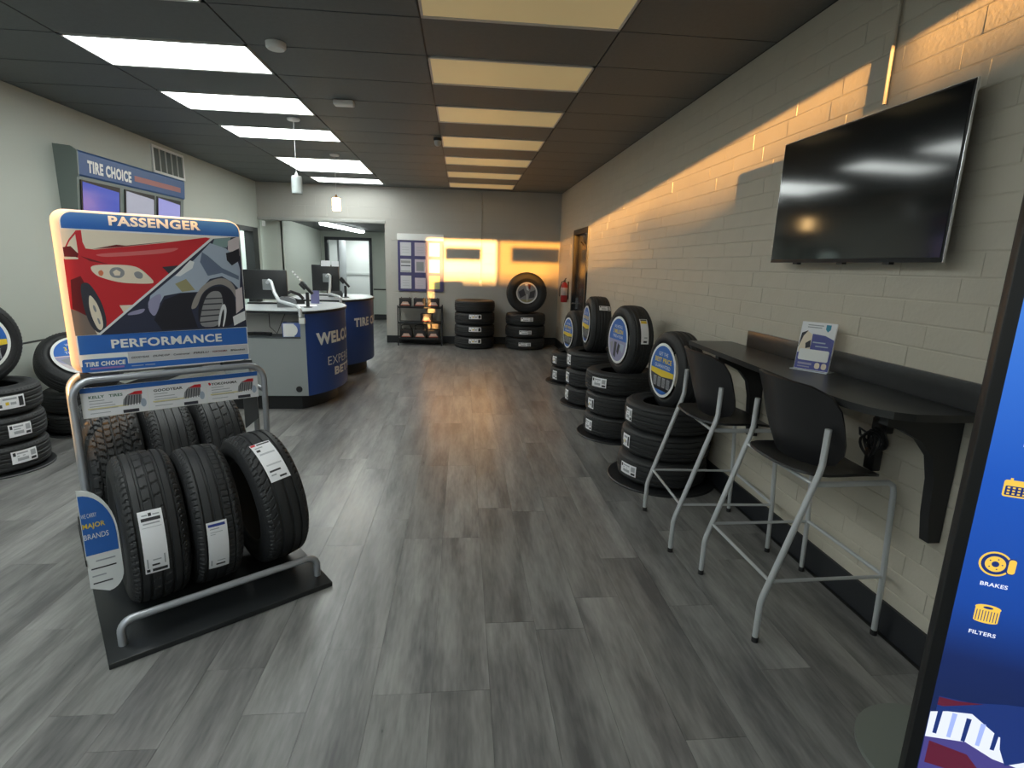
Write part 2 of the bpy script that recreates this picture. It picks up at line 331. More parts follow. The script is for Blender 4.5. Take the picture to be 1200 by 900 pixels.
# ceiling: grid and one object per tile
cl = struct(MB().box((XL-.2, YF-.2, H+.012), (XR+.2, YB+.2, H+.1)).build('ceiling', gridm))
tm = MB().box((.006, .006, 0), (2*T-.006, T-.006, .01)).mesh('ceiling_tile', ceilm, 0)
def lit(i, j): return (i == -2 and j in (-6, -4, -2, 0, 2, 4, 6, 9, 10, 12))
def unlit(i, j): return (i == 0 and j in (-6, -4, -2, 0, 2, 4, 6, 8, 10, 12))
for i in range(-4, 2):
    for j in range(-7, 14):
        x0, y0 = GX+i*2*T, GY+j*T; x1, y1 = x0+2*T, y0+T
        if lit(i, j) or unlit(i, j): continue
        if x1 < XL+.02 or x0 > XR-.02 or y1 < YF or y0 > YB-.02: continue
        o = link('ceiling_tile', tm, cl); cx0, cx1, cy0, cy1 = max(x0, XL), min(x1, XR), max(y0, YF), min(y1, YB)
        o.location = (cx0, cy0, H); o.scale = ((cx1-cx0)/(2*T), (cy1-cy0)/T, 1)
panel_on = mat('lit prismatic panel', (.9, .9, .9), .5, emit=(.93, 1.0, .97), es=9)
panel_off = mat('unlit panel added glow', (.90, .76, .45), .42, emit=(1, .76, .36), es=.13, noise=.04, nscale=3, bump=.1, bscale=200)  # warm sun bounce put into the colour, plus a faint added glow
frame_on = mat('fixture frame', (.6, .6, .58), .45)
onord = ['nearest, cut by the photo top', 'second from the viewer', 'third from the viewer', 'fourth from the viewer', 'front one of the touching pair', 'rear one of the touching pair', 'last, against the back wall']
def ceil_light(i, j, on, lab, grp):
    x0, y0 = GX+i*2*T, GY+j*T
    t = thing('ceiling_light', lab, 'ceiling light', (x0+T, y0+T/2, H-.002), group=grp)
    f = MB(); a, b = T-.006, T/2-.006; w = .016
    for p, q in (((-a, -b), (a, -b+w+.012)), ((-a, b-w-.012), (a, b)), ((-a, -b), (-a+w, b)), ((a-w, -b), (a, b))): f.box((p[0], p[1], -.004), (q[0], q[1], .012))
    f.build('frame', frame_on, t, 0)
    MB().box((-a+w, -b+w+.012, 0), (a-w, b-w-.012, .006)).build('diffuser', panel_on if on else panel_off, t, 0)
    return t
k = 0
for j in (-6, -4, -2, 0, 2, 4, 6, 9, 10, 12):
    lab = ('lit white ceiling light panel behind the viewer, row %s' % {-6: 'by the shop window', -4: 'one back from the window', -2: 'just over the viewer'}[j]) if j < 0 else 'lit white ceiling panel in the left row, '+onord[k]
    if j >= 0: k += 1
    ceil_light(-2, j, True, lab, 'lit ceiling panels')
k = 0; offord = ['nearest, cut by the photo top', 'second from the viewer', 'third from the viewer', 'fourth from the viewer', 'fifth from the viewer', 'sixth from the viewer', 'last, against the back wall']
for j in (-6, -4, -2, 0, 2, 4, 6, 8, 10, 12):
    lab = ('unlit ceiling light panel with added yellow glow behind the viewer, row %s' % {-6: 'by the shop window', -4: 'one back from the window', -2: 'just over the viewer'}[j]) if j < 0 else 'unlit ceiling panel with added yellow glow in the right row, '+offord[k]
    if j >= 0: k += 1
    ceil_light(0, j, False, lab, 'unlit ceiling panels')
for lab, lx, ly, lz in (('unseen ceiling light added to brighten the far room beyond the passage', -3.0, 16.9, 2.40), ('unseen ceiling light added to brighten the small room behind the left wall door', XL-.8, 10.7, 2.57)):  # both lamps are unseen, added to brighten these rooms
    t = thing('ceiling_light', lab, 'ceiling light', (lx, ly, lz)); MB().box((-.52, -.52, -.02), (.52, .52, .018)).build('frame', frame_on, t, 0)  # unseen added lamp
    MB().box((-.5, -.5, -.024), (.5, .5, -.02)).build('diffuser', panel_on, t, 0)
# door in the right wall
fr = MB().box((XR-.02, DR[0]-.06, 0), (XR+.16, DR[0]+.02, DR[3]+.06)).box((XR-.02, DR[1]-.02, 0), (XR+.16, DR[1]+.06, DR[3]+.06)).box((XR-.02, DR[0], DR[3]-.02), (XR+.16, DR[1], DR[3]+.06))
d = struct(fr.build('door_4', blackm))
MB().box((XR+.05, DR[0]+.03, .02), (XR+.09, DR[1]-.03, DR[3]-.03)).build('door_leaf', mat('dark glossy door', (.03, .032, .035), .22), d)
MB().box((XR+.03, DR[0]+.12, 1.92), (XR+.05, DR[0]+.5, 1.98)).tube([(XR+.02, DR[0]+.3, 1.97), (XR+.02, DR[0]+.6, 2.05)], .012).build('door_closer', mat('bronze', (.2, .13, .07), .35, metal=.8), d)
MB().box((XR+.03, DR[1]-.16, .9), (XR+.05, DR[1]-.10, 1.1)).tube([(XR+.04, DR[1]-.13, 1.0), (XR-.03, DR[1]-.13, 1.0), (XR-.03, DR[1]-.25, 1.0)], .011).build('door_handle', chrome, d)
ART = [('cream', [(0.0846, 1.7413), (0.6949, 1.7331), (0.1655, 1.2559), (0.0829, 1.2545)]), ('tan', [(0.0799, 1.3866), (0.1315, 1.357), (0.1655, 1.2559), (0.0829, 1.2545)]), ('red', [(0.0807, 1.6074), (0.139, 1.6179), (0.1654, 1.6574), (0.1981, 1.6533), (0.3471, 1.6758), (0.4727, 1.6956), (0.6715, 1.7329), (0.6991, 1.7272), (0.1866, 1.2738), (0.149, 1.347), (0.0794, 1.382)]), ('red', [(0.0975, 1.63), (0.0883, 1.6543), (0.1087, 1.6965), (0.1382, 1.7359), (0.1579, 1.7388), (0.1576, 1.6856), (0.1692, 1.6459), (0.1383, 1.6116)]), ('cream', [(0.0995, 1.6653), (0.1123, 1.6905), (0.1349, 1.7199), (0.1359, 1.6846), (0.136, 1.6357), (0.1174, 1.6484)]), ('darkred', [(0.0834, 1.6603), (0.1123, 1.6659), (0.137, 1.6313), (0.1318, 1.6177), (0.0841, 1.6181)]), ('cream', [(0.0837, 1.6154), (0.1337, 1.6151), (0.1328, 1.6079), (0.0854, 1.6057)]), ('darkred', [(0.1909, 1.6557), (0.2845, 1.6796), (0.3234, 1.6767), (0.508, 1.7059), (0.473, 1.6985), (0.3069, 1.6704)]), ('pink', [(0.1884, 1.633), (0.3853, 1.6538), (0.558, 1.6798), (0.5026, 1.6483), (0.3183, 1.6279), (0.2244, 1.6195)]), ('darkred', [(0.1432, 1.6225), (0.2365, 1.5904), (0.2437, 1.5869), (0.1773, 1.6)]), ('darkred', [(0.0947, 1.5138), (0.1329, 1.5321), (0.1551, 1.468), (0.1607, 1.3841), (0.1882, 1.2881), (0.148, 1.3376), (0.0866, 1.3818)]), ('dark', [(0.4616, 1.5788), (0.5499, 1.5903), (0.4924, 1.5398)]), ('cream', [(0.1749, 1.5781), (0.2208, 1.5864), (0.3219, 1.5857), (0.369, 1.5723), (0.4284, 1.5), (0.386, 1.4952), (0.2812, 1.5001), (0.1992, 1.528), (0.176, 1.5553)]), ('orange', [(0.2005, 1.5529), (0.2144, 1.5623), (0.2225, 1.5467), (0.2132, 1.5309), (0.2017, 1.5363)]), ('gray', [(0.2443, 1.5563), (0.2576, 1.5723), (0.2851, 1.5746), (0.3033, 1.5599), (0.3026, 1.5381), (0.2835, 1.5219), (0.2565, 1.5255), (0.2446, 1.5376)]), ('cream', [(0.2569, 1.5518), (0.2721, 1.5632), (0.2882, 1.5521), (0.2833, 1.5351), (0.2629, 1.535)]), ('gray', [(0.338, 1.548), (0.3593, 1.5578), (0.3784, 1.5436), (0.3719, 1.5194), (0.3476, 1.5222)]), ('dark', [(0.1251, 1.4957), (0.1555, 1.5048), (0.1775, 1.4678), (0.2006, 1.4018), (0.2093, 1.3254), (0.2008, 1.2758), (0.1698, 1.2604), (0.1438, 1.3), (0.1272, 1.3851)]), ('cream', [(0.1537, 1.4421), (0.1632, 1.4401), (0.1816, 1.4023), (0.1921, 1.3452), (0.1939, 1.2974), (0.1828, 1.274), (0.1686, 1.2844), (0.154, 1.3373), (0.1483, 1.3938)]), ('gray', [(0.1638, 1.3981), (0.1708, 1.3932), (0.1757, 1.3695), (0.1701, 1.3603), (0.1632, 1.3794)]), ('gray', [(0.1721, 1.3366), (0.1807, 1.3315), (0.1842, 1.3075), (0.1775, 1.303)]), ('cream', [(0.2659, 1.3925), (0.3223, 1.3938), (0.2817, 1.3533)]), ('navy', [(0.7039, 1.7275), (0.8314, 1.7453), (0.836, 1.2583), (0.1706, 1.2536)]), ('teal', [(0.7105, 1.7278), (0.7913, 1.7381), (0.7676, 1.6853), (0.6961, 1.6906)]), ('palepink', [(0.7752, 1.7197), (0.8213, 1.7438), (0.8313, 1.7443), (0.8288, 1.6436), (0.7707, 1.6627)]), ('lightblue', [(0.6879, 1.7054), (0.7624, 1.681), (0.8129, 1.6326), (0.8252, 1.5694), (0.8151, 1.4621), (0.7781, 1.5051), (0.7313, 1.5345), (0.6725, 1.5206), (0.6105, 1.4536), (0.5282, 1.4494), (0.4565, 1.4354), (0.405, 1.3467), (0.3827, 1.3774), (0.3969, 1.4363), (0.5094, 1.5349), (0.6063, 1.6167)]), ('steel', [(0.6466, 1.6583), (0.673, 1.6388), (0.7348, 1.5785), (0.8157, 1.5372), (0.8141, 1.5158), (0.7327, 1.5523), (0.6643, 1.5361), (0.633, 1.6073)]), ('black', [(0.4546, 1.4154), (0.5277, 1.4444), (0.6008, 1.4485), (0.571, 1.3716), (0.5942, 1.2659), (0.4313, 1.2626), (0.4021, 1.3167)]), ('white', [(0.5138, 1.535), (0.5879, 1.6142), (0.6073, 1.6066), (0.5953, 1.5741), (0.5358, 1.5331)]), ('khaki', [(0.5101, 1.495), (0.5615, 1.5202), (0.5975, 1.464), (0.5376, 1.4544)]), ('lavender', [(0.3849, 1.4168), (0.4498, 1.4554), (0.4293, 1.376), (0.405, 1.3287), (0.3829, 1.3625)]), ('lavender', [(0.3066, 1.3602), (0.3743, 1.3776), (0.3547, 1.3486), (0.2885, 1.3414)]), ('black', [(0.6033, 1.3707), (0.6282, 1.443), (0.6785, 1.479), (0.737, 1.484), (0.779, 1.4517), (0.7925, 1.3649), (0.7694, 1.2618), (0.5989, 1.2656)]), ('warmgray', [(0.5673, 1.3614), (0.5893, 1.4229), (0.6318, 1.4844), (0.6816, 1.5155), (0.7356, 1.5282), (0.7781, 1.5051), (0.8076, 1.4297), (0.7958, 1.4083), (0.7703, 1.4678), (0.728, 1.4945), (0.6791, 1.4863), (0.6287, 1.4482), (0.5987, 1.3708)]), ('gray', [(0.5994, 1.2709), (0.622, 1.3701), (0.648, 1.4323), (0.6787, 1.4581), (0.7199, 1.4545), (0.7274, 1.3883), (0.7078, 1.303), (0.6821, 1.2643)]), ('dark', [(0.6164, 1.3598), (0.7076, 1.3621), (0.706, 1.3547), (0.6148, 1.3525)]), ('dark', [(0.609, 1.3285), (0.7033, 1.3333), (0.7018, 1.3259), (0.6075, 1.3212)]), ('dark', [(0.6044, 1.2971), (0.6951, 1.3036), (0.6925, 1.2962), (0.6029, 1.2898)]), ('dark', [(0.6285, 1.3909), (0.72, 1.3939), (0.7184, 1.3864), (0.6269, 1.3836)]), ('dark', [(0.6404, 1.4199), (0.7242, 1.4226), (0.7237, 1.4162), (0.6378, 1.4126)]), ('white', [(0.69, 1.2661), (0.6997, 1.3249), (0.7191, 1.3832), (0.7343, 1.3881), (0.7416, 1.3557), (0.7304, 1.302), (0.7195, 1.2645), (0.7126, 1.2649), (0.7262, 1.3238), (0.7276, 1.3669), (0.7133, 1.3351), (0.6998, 1.2655)]), ('black', [(0.7605, 1.6571), (0.7906, 1.6654), (0.8267, 1.6835), (0.827, 1.6204), (0.7849, 1.592), (0.7623, 1.6187)]), ('palepink', [(0.7929, 1.4623), (0.8265, 1.4782), (0.8262, 1.3639), (0.787, 1.3323)]), ('white', [(0.7686, 1.3167), (0.8322, 1.3472), (0.8326, 1.2974), (0.7718, 1.2672)]), ('white', [(0.6929, 1.7309), (0.7068, 1.7286), (0.1767, 1.2532), (0.1655, 1.2559)])]
# ================================================================= TIRES
def groove(kind, th, s, Rr):
    """0 = down in a groove, 1 = on the tread; th angle, s across the tread -1..1"""
    a = abs(s)
    if kind == 'mud':
        u = s*3.1; v = th*Rr/.038; i = math.floor(v+.5*(math.floor(u) % 2)+.35*sin(u*2.3)); fu = u-math.floor(u); fv = (v+.5*(math.floor(u) % 2)+.35*sin(u*2.3))-i
        h = 0 if (fu < .16+.06*sin(i*2.1) or fv < .2+.07*sin(i*1.7+u)) else 1
        if a > .8: h = 0 if (v*.5) % 1 < .32 else 1
        return h
    for g, w in dict(rib=((0, .05), (.4, .05), (.74, .035)), rib2=((.17, .055), (.55, .05)), asym=((-.62, .035), (-.2, .06), (.22, .06), (.66, .03)), sport=((-.1, .07), (.42, .07), (-.55, .05)))[kind]:
        ss = a if kind in ('rib', 'rib2') else s
        if abs(ss-g) < w: return 0
    p = radians(5.0); ph = (th+.06*s*(1 if kind != 'asym' else .4)) % p/p
    if a > .78: return .25 if ph < .22 else 1
    if kind == 'rib' and (.08 < a < .36): return .4 if ((th+.12*s) % (2*p))/(2*p) < .14 else 1
    if kind == 'rib2' and a > .58: return .45 if ((th-.2*s) % p)/p < .16 else 1
    if kind == 'sport' and s > .5: return .4 if ((th+.3*s) % (1.5*p))/(1.5*p) < .15 else 1
    if kind == 'asym' and s < -.24: return .5 if ph < .14 else 1
    return 1
def tire_meshes(Rr, Wd, rim, kind, N=216, M=56, depth=.008):
    """axis = z, centred. returns (tread mesh, carcass mesh)"""
    hw = Wd*.43; rows = []
    def crown(s): return Rr-.010*s*s-.012*max(0, abs(s)-.8)**2/.04
    vs = []; fs = []
    for i in range(N):
        th = 2*pi*i/N
        for k in range(M+1):
            s = -1+2*k/M; r = crown(s)-depth*(1-groove(kind, th, s, Rr))*(1 if 0 < k < M else 0); vs.append((r*cos(th), r*sin(th), s*hw))
    for i in range(N):
        j = (i+1) % N
        for k in range(M): fs.append((i*(M+1)+k, j*(M+1)+k, j*(M+1)+k+1, i*(M+1)+k+1))
    t = MB().add(vs, fs).mesh('tread', rubber2, 24, fix=False)
    def half(sg):
        e = crown(1); H2 = e-rim
        return [(e, sg*hw), (e-.012, sg*(hw+.008)), (e-.03, sg*(hw+.014)), (e-H2*.3, sg*Wd*.485), (e-H2*.36, sg*Wd*.495), (e-H2*.5, sg*Wd*.5), (e-H2*.62, sg*Wd*.49), (e-H2*.64, sg*Wd*.482), (rim+.028, sg*Wd*.44), (rim+.02, sg*Wd*.425), (rim+.006, sg*Wd*.41), (rim, sg*Wd*.38), (rim+.004, sg*Wd*.34),
                (rim+.03, sg*Wd*.40), (rim+H2*.55, sg*Wd*.44), (e-.03, sg*hw*.9), (e-.018, 0)]
    p = half(1); q = half(-1)[:-1][::-1]
    c = MB().lathe(p+q, None, 72 if N < 150 else 120, closed=True)
    # moulded ring of shoulder lugs and raised side text band
    for sg in (1, -1):
        e = crown(1); H2 = e-rim
        for k in range(48 if N < 150 else 72):
            a = 2*pi*k/(48 if N < 150 else 72); w = pi/(48 if N < 150 else 72)*.55
            P = []
            for r, z in ((e-.008, sg*(hw+.0065)), (e-.034, sg*(hw+.0145))):
                P += [(r*cos(a-w), r*sin(a-w), z), (r*cos(a+w), r*sin(a+w), z)]
            P += [(P[0][0]*.99, P[0][1]*.99, P[0][2]-sg*.008), (P[1][0]*.99, P[1][1]*.99, P[1][2]-sg*.008), (P[2][0], P[2][1], P[2][2]-sg*.012), (P[3][0], P[3][1], P[3][2]-sg*.012)]
            c.add(P, [(0, 1, 3, 2), (0, 4, 5, 1), (2, 3, 7, 6), (0, 2, 6, 4), (1, 5, 7, 3)])
    return t, c.mesh('carcass', rubber, 32)
_tm = {}; WDS = {}; LAB0 = -pi/2
def tire(kind, Rr, Wd, rim, label, loc, rot=(0, 0, 0), group=None, hi=False):
    k = (kind, Rr, Wd, rim, hi)
    if k not in _tm: _tm[k] = tire_meshes(Rr, Wd, rim, kind, 360 if hi else 144, 72 if hi else 32)
    t = thing('tire', label, 'tire', loc, rot, group); link('tread', _tm[k][0], t); link('sidewall', _tm[k][1], t); WDS[t.name] = Wd
    return t
def cyl_label(parent, Rr, th, z, w, h, tilt, prints, name='price_label', turn=0, sag=0):
    """paper label bent round the tread. w runs across (z), h runs round. turn=1: text runs round the tread"""
    def f(lift):
        def g(x, y):
            x -= .5; y -= .5
            X, Y = x*w, y*h; c, s_ = cos(tilt), sin(tilt); a, b = X*c-Y*s_, X*s_+Y*c
            q, zz = (th+a/Rr, z+b) if turn else (th+b/Rr, z-a)
            r = Rr+.003+lift-.010*(zz/(.43*Wl))**2*.8
            return (r*cos(q), r*sin(q), zz)
        return g
    Wl = WDS[parent.name]; mb = MB(); n = 10; vs = []; fs = []; g = f(0)
    for i in range(n+1):
        for j in range(n+1): vs.append(g(i/n, j/n))
    for i in range(n):
        for j in range(n): a = i*(n+1)+j; fs.append((a, a+1, a+n+2, a+n+1))
    mb.add(vs, fs, paper); o = mb.build(name, paper, parent, 60, fix=False)
    pr = MB()
    for k, q in enumerate(prints):
        m, x0, y0, x1, y1 = q[:5]; nx = max(1, int((x1-x0)*6)); ny = max(1, int((y1-y0)*6)); gg = f(.0008)
        if len(q) > 5: text(pr, q[5], x0, y0, x1, y1, m, gg, .02); continue
        for i in range(nx):
            for j in range(ny):
                a, b = x0+(x1-x0)*i/nx, x0+(x1-x0)*(i+1)/nx; c, d = y0+(y1-y0)*j/ny, y0+(y1-y0)*(j+1)/ny
                pr.add([gg(a, c), gg(b, c), gg(b, d), gg(a, d)], [(0, 1, 2, 3)], m)
    if prints: pr.build('print', ink, o, 0, fix=False)
    return o
LBL_S = [(ink, .06, .62, .16, .9), (inkgrey, .2, .74, .62, .86), (inkgrey, .2, .55, .5, .62), (inkgrey, .2, .2, .62, .44), (ink, .72, .1, .94, .3), (inkgrey, .72, .42, .94, .86)]
LBL_S2 = [(ink, .06, .15, .16, .4), (inkgrey, .2, .7, .7, .85), (ylw, .28, .3, .4, .55), (inkgrey, .45, .3, .66, .5), (ink, .76, .12, .94, .86)]
# round show card that fills the hole of a standing tire (front face looks along +z of the tire axis, up = +x rotated by 'up')
def show_card(kind, label, tire_, r=.225, side=1, up=0, group=None, depth=.0):
    """kind: price/million/install. The disc stands in the bead of the tire, in front of its sidewall"""
    zz = side*(WDS[tire_.name]*.5+.004)
    t = thing('tire_show_card', label, 'show card', (0, 0, 0)); t.matrix_world = tire_.matrix_basis @ Matrix.Translation((0, 0, zz)) @ Matrix.Rotation(up, 4, 'Z') @ (Matrix.Rotation(pi, 4, 'X') if side < 0 else Matrix.Identity(4))
    if group: t['group'] = group
    MB().lathe([(0, 0), (r, 0), (r, .004), (0, .004)], None, 48).build('card', white, t)
    a = MB(); L = lambda k: (lambda x, y: (x*r, y*r, .0045+.0005*k))
    if kind == 'price':
        a.flat(ell(0, 0, .9, .9, 40, radians(-10), radians(190)), blue, L(0)); a.flat(ell(0, 0, .9, .9, 40, radians(190), radians(350)), A('dark'), L(0))
        a.flat([(.9*cos(x), .9*sin(x)) for x in [radians(200+i*14) for i in range(11)]], A('dark'), L(0))
        a.flat([(-.885, .02), (.885, .02), (.885, -.16), (-.0, -.24), (-.885, -.16)], ylw, L(1))
        for i in range(4): a.flat(rrect(-.62+i*.34, -.62, -.36+i*.34, -.27, .05), inkgrey, L(1)); [a.flat([(-.6+i*.34+j*.07, -.6), (-.57+i*.34+j*.07, -.6), (-.57+i*.34+j*.07, -.3), (-.6+i*.34+j*.07, -.3)], A('dark'), L(2)) for j in range(4)]
        a.flat(ell(0, 0, .9, .9, 20, radians(236), radians(304)), blue, L(2))
        text(a, 'GET THE', -.36, .53, .36, .66, white, L(2), 0); text(a, 'BEST PRICE', -.62, .28, .66, .46, ylw, L(2), .03); text(a, 'GUARANTEED', -.60, .08, .60, .21, white, L(2), 0)
    else:
        a.flat(ell(0, 0, .9, .9, 40, 0, pi), blue, L(0)); a.flat(ell(0, 0, .9, .9, 40, pi, 2*pi), A('palepink' if kind == 'million' else 'lavender'), L(0))
        t1 = ('WE INSTALL', '3 MILLION', 'TIRES A YEAR')
        a.flat([(-.3, -.1), (-.05, -.1), (-.1, -.78), (-.35, -.7)], A('dark'), L(1)); a.flat([(.1, -.12), (.32, -.2), (.16, -.62), (-.02, -.5)], A('black'), L(1)); a.flat([(.3, -.1), (.7, -.14), (.6, -.5), (.28, -.36)], A('lightblue'), L(1)); a.flat([(-.75, -.2), (-.45, -.1), (-.5, -.6)], A('gray'), L(1))
        if kind == 'million': a.flat(ell(0, -.05, .9, .55, 24, pi, 2*pi), A('lavender'), L(.5))
        text(a, t1[0], -.42, .5, .42, .63, white, L(2), 0); text(a, t1[1], -.5, .27, .5, .45, ylw, L(2), .04); text(a, t1[2], -.52, .09, .52, .21, white, L(2), 0)
    a.build('print', blue, t, 0, fix=False)
    return t
def base_disc(x, y, r, label):
    o = MB().lathe([(0, 0), (r, 0), (r, .008), (r-.006, .014), (0, .014)], None, 56).build('floor_disc', blackm); o.location = (x, y, 0.0005); tag(o, label, 'display base', 'black discs under the tire stacks'); return o
def stack(nm, x, y, n, Rr, Wd, kind, lab, grp, lbl=None, z0=.0155, shifts=None, lw=.16, lh=.075, rim=.2, seed=1):
    r_ = random.Random(seed); z = z0; out = []
    names = {1: ['only'], 2: ['bottom', 'top'], 3: ['bottom', 'middle', 'top'], 4: ['bottom', 'second from bottom', 'third from bottom', 'top']}[n]
    for k in range(n):
        dx, dy = (shifts[k] if shifts else (0, 0))
        t = tire(kind, Rr, Wd, rim, 'black tire lying flat, %s of %s' % (names[k], lab), (x+dx, y+dy, z+Wd/2), (0, 0, r_.random()*0), grp)
        if lbl and lbl[k] is not None:
            th, zz, ww, pr = lbl[k]
            cyl_label(t, Rr, th, zz, ww[0], ww[1], 0, pr, turn=1)
        out.append(t); z += Wd+.0008
    return out, z
def aim(x, y): return atan2(-y, -x)          # direction from a stack to the viewer
# ---- stacks along the right wall
SW = (.15, .075)
gA = 'tires in the stacks along the right wall'
x, y = 1.60, 3.98; base_disc(x, y, .42, 'black floor disc under the tire stack nearest the bar stools')
a = aim(x, y)
s1, zt = stack('', x, y, 3, .345, .208, 'asym', 'right-wall stack nearest the bar stools', gA, [(a-.78, 0, (.17, .085), LBL_S), (a-1.0, .0, (.1, .1), LBL_S2), (a-1.05, 0, (.1, .1), LBL_S)], shifts=[(0, 0), (.02, .01), (.03, 0)], rim=.205)
Q = lambda yawd, tilt=0: (radians(90), 0, 0)
def standing(kind, Rr, Wd, rim, label, x, y, zbot, face, grp, lean=0, hi=False):
    """tire standing on its tread; face = heading its axis (+z local) points to, degrees from +x"""
    t = tire(kind, Rr, Wd, rim, label, (x, y, zbot+Rr*cos(lean)+Wd*.5*abs(sin(lean))-.004), (0, 0, 0), grp, hi)
    M = Matrix.Translation(t.location) @ Matrix.Rotation(radians(face), 4, 'Z') @ Matrix.Rotation(radians(90)-lean, 4, 'Y') @ Matrix.Rotation(pi, 4, 'Z')
    t.rotation_euler = M.to_euler(); return t
t1 = standing('asym', .312, .205, .20, 'black standing tire on the stack nearest the stools, card with yellow band', 1.69, 4.09, zt-.10, 186, gA, .02)
bpy.context.view_layer.update()
show_card('price', 'round blue best price show card in the standing tire nearest the stools', t1, .215, 1, -pi/2, group='round show cards')
x, y = 1.575, 5.14; base_disc(x, y, .41, 'black floor disc under the second right-wall tire stack from the stools'); a = aim(x, y)
s2, zt = stack('', x, y, 3, .345, .215, 'rib', 'second right-wall stack from the stools', gA, [(a-.95, 0, (.11, .1), LBL_S), (a-.95, 0, (.1, .1), LBL_S2), (a-.62, .01, (.17, .09), LBL_S)], shifts=[(0, 0), (.01, 0), (.0, .01)])
t2 = standing('rib', .338, .225, .205, 'black standing tire with a long white paper tag on its tread', 1.625, 5.12, zt-.05, 187, gA, .03)
cyl_label(t2, .338, radians(-68), .0, .075, .24, .0, [(ink, .1, .93, .9, .98), (ylw, .12, .80, .88, .92), (inkgrey, .4, .22, .8, .26), (ink, .3, .05, .75, .12)])
show_card('install', 'round blue show card in the standing tire with the white tread tag', t2, .228, 1, -pi/2, group='round show cards')
x, y = 1.60, 6.36; base_disc(x, y, .39, 'black floor disc under the third right-wall tire stack from the stools'); a = aim(x, y)
s3, zt = stack('', x, y, 3, .335, .215, 'rib2', 'third right-wall stack from the stools', gA, [(a-1.15, 0, (.1, .12), LBL_S), (a-1.15, 0, (.1, .12), LBL_S2), (a-1.1, .0, (.1, .12), LBL_S)])
t3 = standing('rib2', .335, .235, .205, 'black standing tire shown tread-on, third from the stools', 1.60, 6.36, zt-.03, 180+8-10, gA, .02)
show_card('price', 'round show card seen edge-on in the tread-on tire by the wall', t3, .22, 1, -pi/2, group='round show cards')
cyl_label(t3, .335, radians(-50), -.03, .13, .06, .0, LBL_S)
x, y = 1.62, 7.62; base_disc(x, y, .40, 'black floor disc under the short right-wall stack of two tires'); a = aim(x, y)
s4, zt = stack('', x, y, 2, .335, .215, 'asym', 'short right-wall stack of two tires', gA, [(a-.9, 0, (.1, .12), LBL_S), (a-.95, 0, (.1, .1), LBL_S2)])
t4 = standing('asym', .32, .22, .20, 'black standing tire on the short stack of two nearest the side door', 1.62, 7.6, zt-.055, 187, gA, .03)
show_card('price', 'round blue show card in the standing tire nearest the side door', t4, .215, 1, -pi/2, group='round show cards')
# ---- stacks at the back wall
gB = 'large tires stacked against the back wall'
x, y = .25, 10.86; a = aim(x, y)
stack('', x, y, 4, .40, .235, 'rib', 'back-wall stack of four', gB, [(a+.03, .05, (.24, .085), LBL_S2), (a+.03, .04, (.24, .085), LBL_S2), (a+.03, .05, (.24, .085), LBL_S2), None], z0=.001, rim=.22, shifts=[(0, 0), (0, 0), (.0, 0), (.0, 0)])
x, y = 1.27, 10.84; a = aim(x, y)
_, zt = stack('', x, y, 3, .40, .235, 'rib', 'back-wall stack of three by the corner', gB, [(a+.0, .0, (.24, .07), LBL_S), (a+.02, 0, (.24, .075), LBL_S), (a+.08, .02, (.24, .075), LBL_S)], z0=.001, rim=.22)
t5 = standing('mud', .40, .25, .21, 'large upright tire with round picture card atop the back corner stack', 1.27, 10.80, zt, 268, gB, .0)
ct = thing('tire_show_card', 'round picture card in the large upright tire at the back wall', 'show card'); ct.matrix_world = t5.matrix_basis @ Matrix.Translation((0, 0, .06)) @ Matrix.Rotation(-pi/2, 4, 'Z'); ct['group'] = 'round show cards'
MB().lathe([(0, 0), (.2095, 0), (.2095, .02), (0, .02)], None, 40).build('card', white, ct)
a_ = MB(); L = lambda k: (lambda x, y: (x*.209, y*.209, .021+.0006*k))
a_.flat(ell(0, 0, .88, .88, 40), A('gray'), L(0)); a_.flat([(-.2, .84), (.1, .86), (.18, .2), (-.02, .3)], A('white'), L(1)); a_.flat([(.05, .84), (.35, .78), (.32, .3), (.1, .45)], A('darkred'), L(1)); a_.flat([(-.8, .1), (-.3, .4), (-.1, -.2), (-.6, -.5)], A('dark'), L(1)); a_.flat([(.3, .1), (.8, .3), (.7, -.4), (.2, -.5)], A('dark'), L(1)); a_.flat([(0, -.1), (.07, -.1), (.1, -.8), (.02, -.8)], A('white'), L(2)); a_.flat(ell(0, 0, .87, .87, 20, radians(225), radians(315)), A('khaki'), L(2))
a_.build('print', white, ct, 0, fix=False)
# ---- stacks at the left wall
gC = 'tires in the stacks along the left wall'
x, y = -3.585, 4.30; base_disc(x, y, .36, 'black floor disc under the tire stack at the left edge'); a = aim(x, y)
_, zt = stack('', x, y, 3, .335, .215, 'rib2', 'left-edge stack of three', gC, [(a+.50, .01, (.17, .095), LBL_S), (a+.50, .0, (.15, .095), LBL_S), (a+.42, .0, (.17, .095), LBL_S2)])
t6 = standing('rib2', .34, .21, .205, 'black standing tire cut by the left edge of the photo', -3.68, 4.34, zt-.04, -20, gC, .05)
show_card('price', 'round blue and yellow show card at the left edge of the photo', t6, .225, 1, -pi/2, group='round show cards')
x, y = -3.56, 5.35; base_disc(x, y, .36, 'black floor disc behind the tire rack, by the left wall'); a = aim(x, y)
_, zt = stack('', x, y, 2, .335, .19, 'rib2', 'left-wall stack of two behind the rack', gC, None)
t7 = standing('rib2', .335, .21, .205, 'black leaning tire behind the rack with a pale blue round card', -3.52, 5.28, zt-.05, -42, gC, .85)
show_card('million', 'pale blue round show card in the leaning tire behind the rack', t7, .225, 1, -pi/2, group='round show cards')
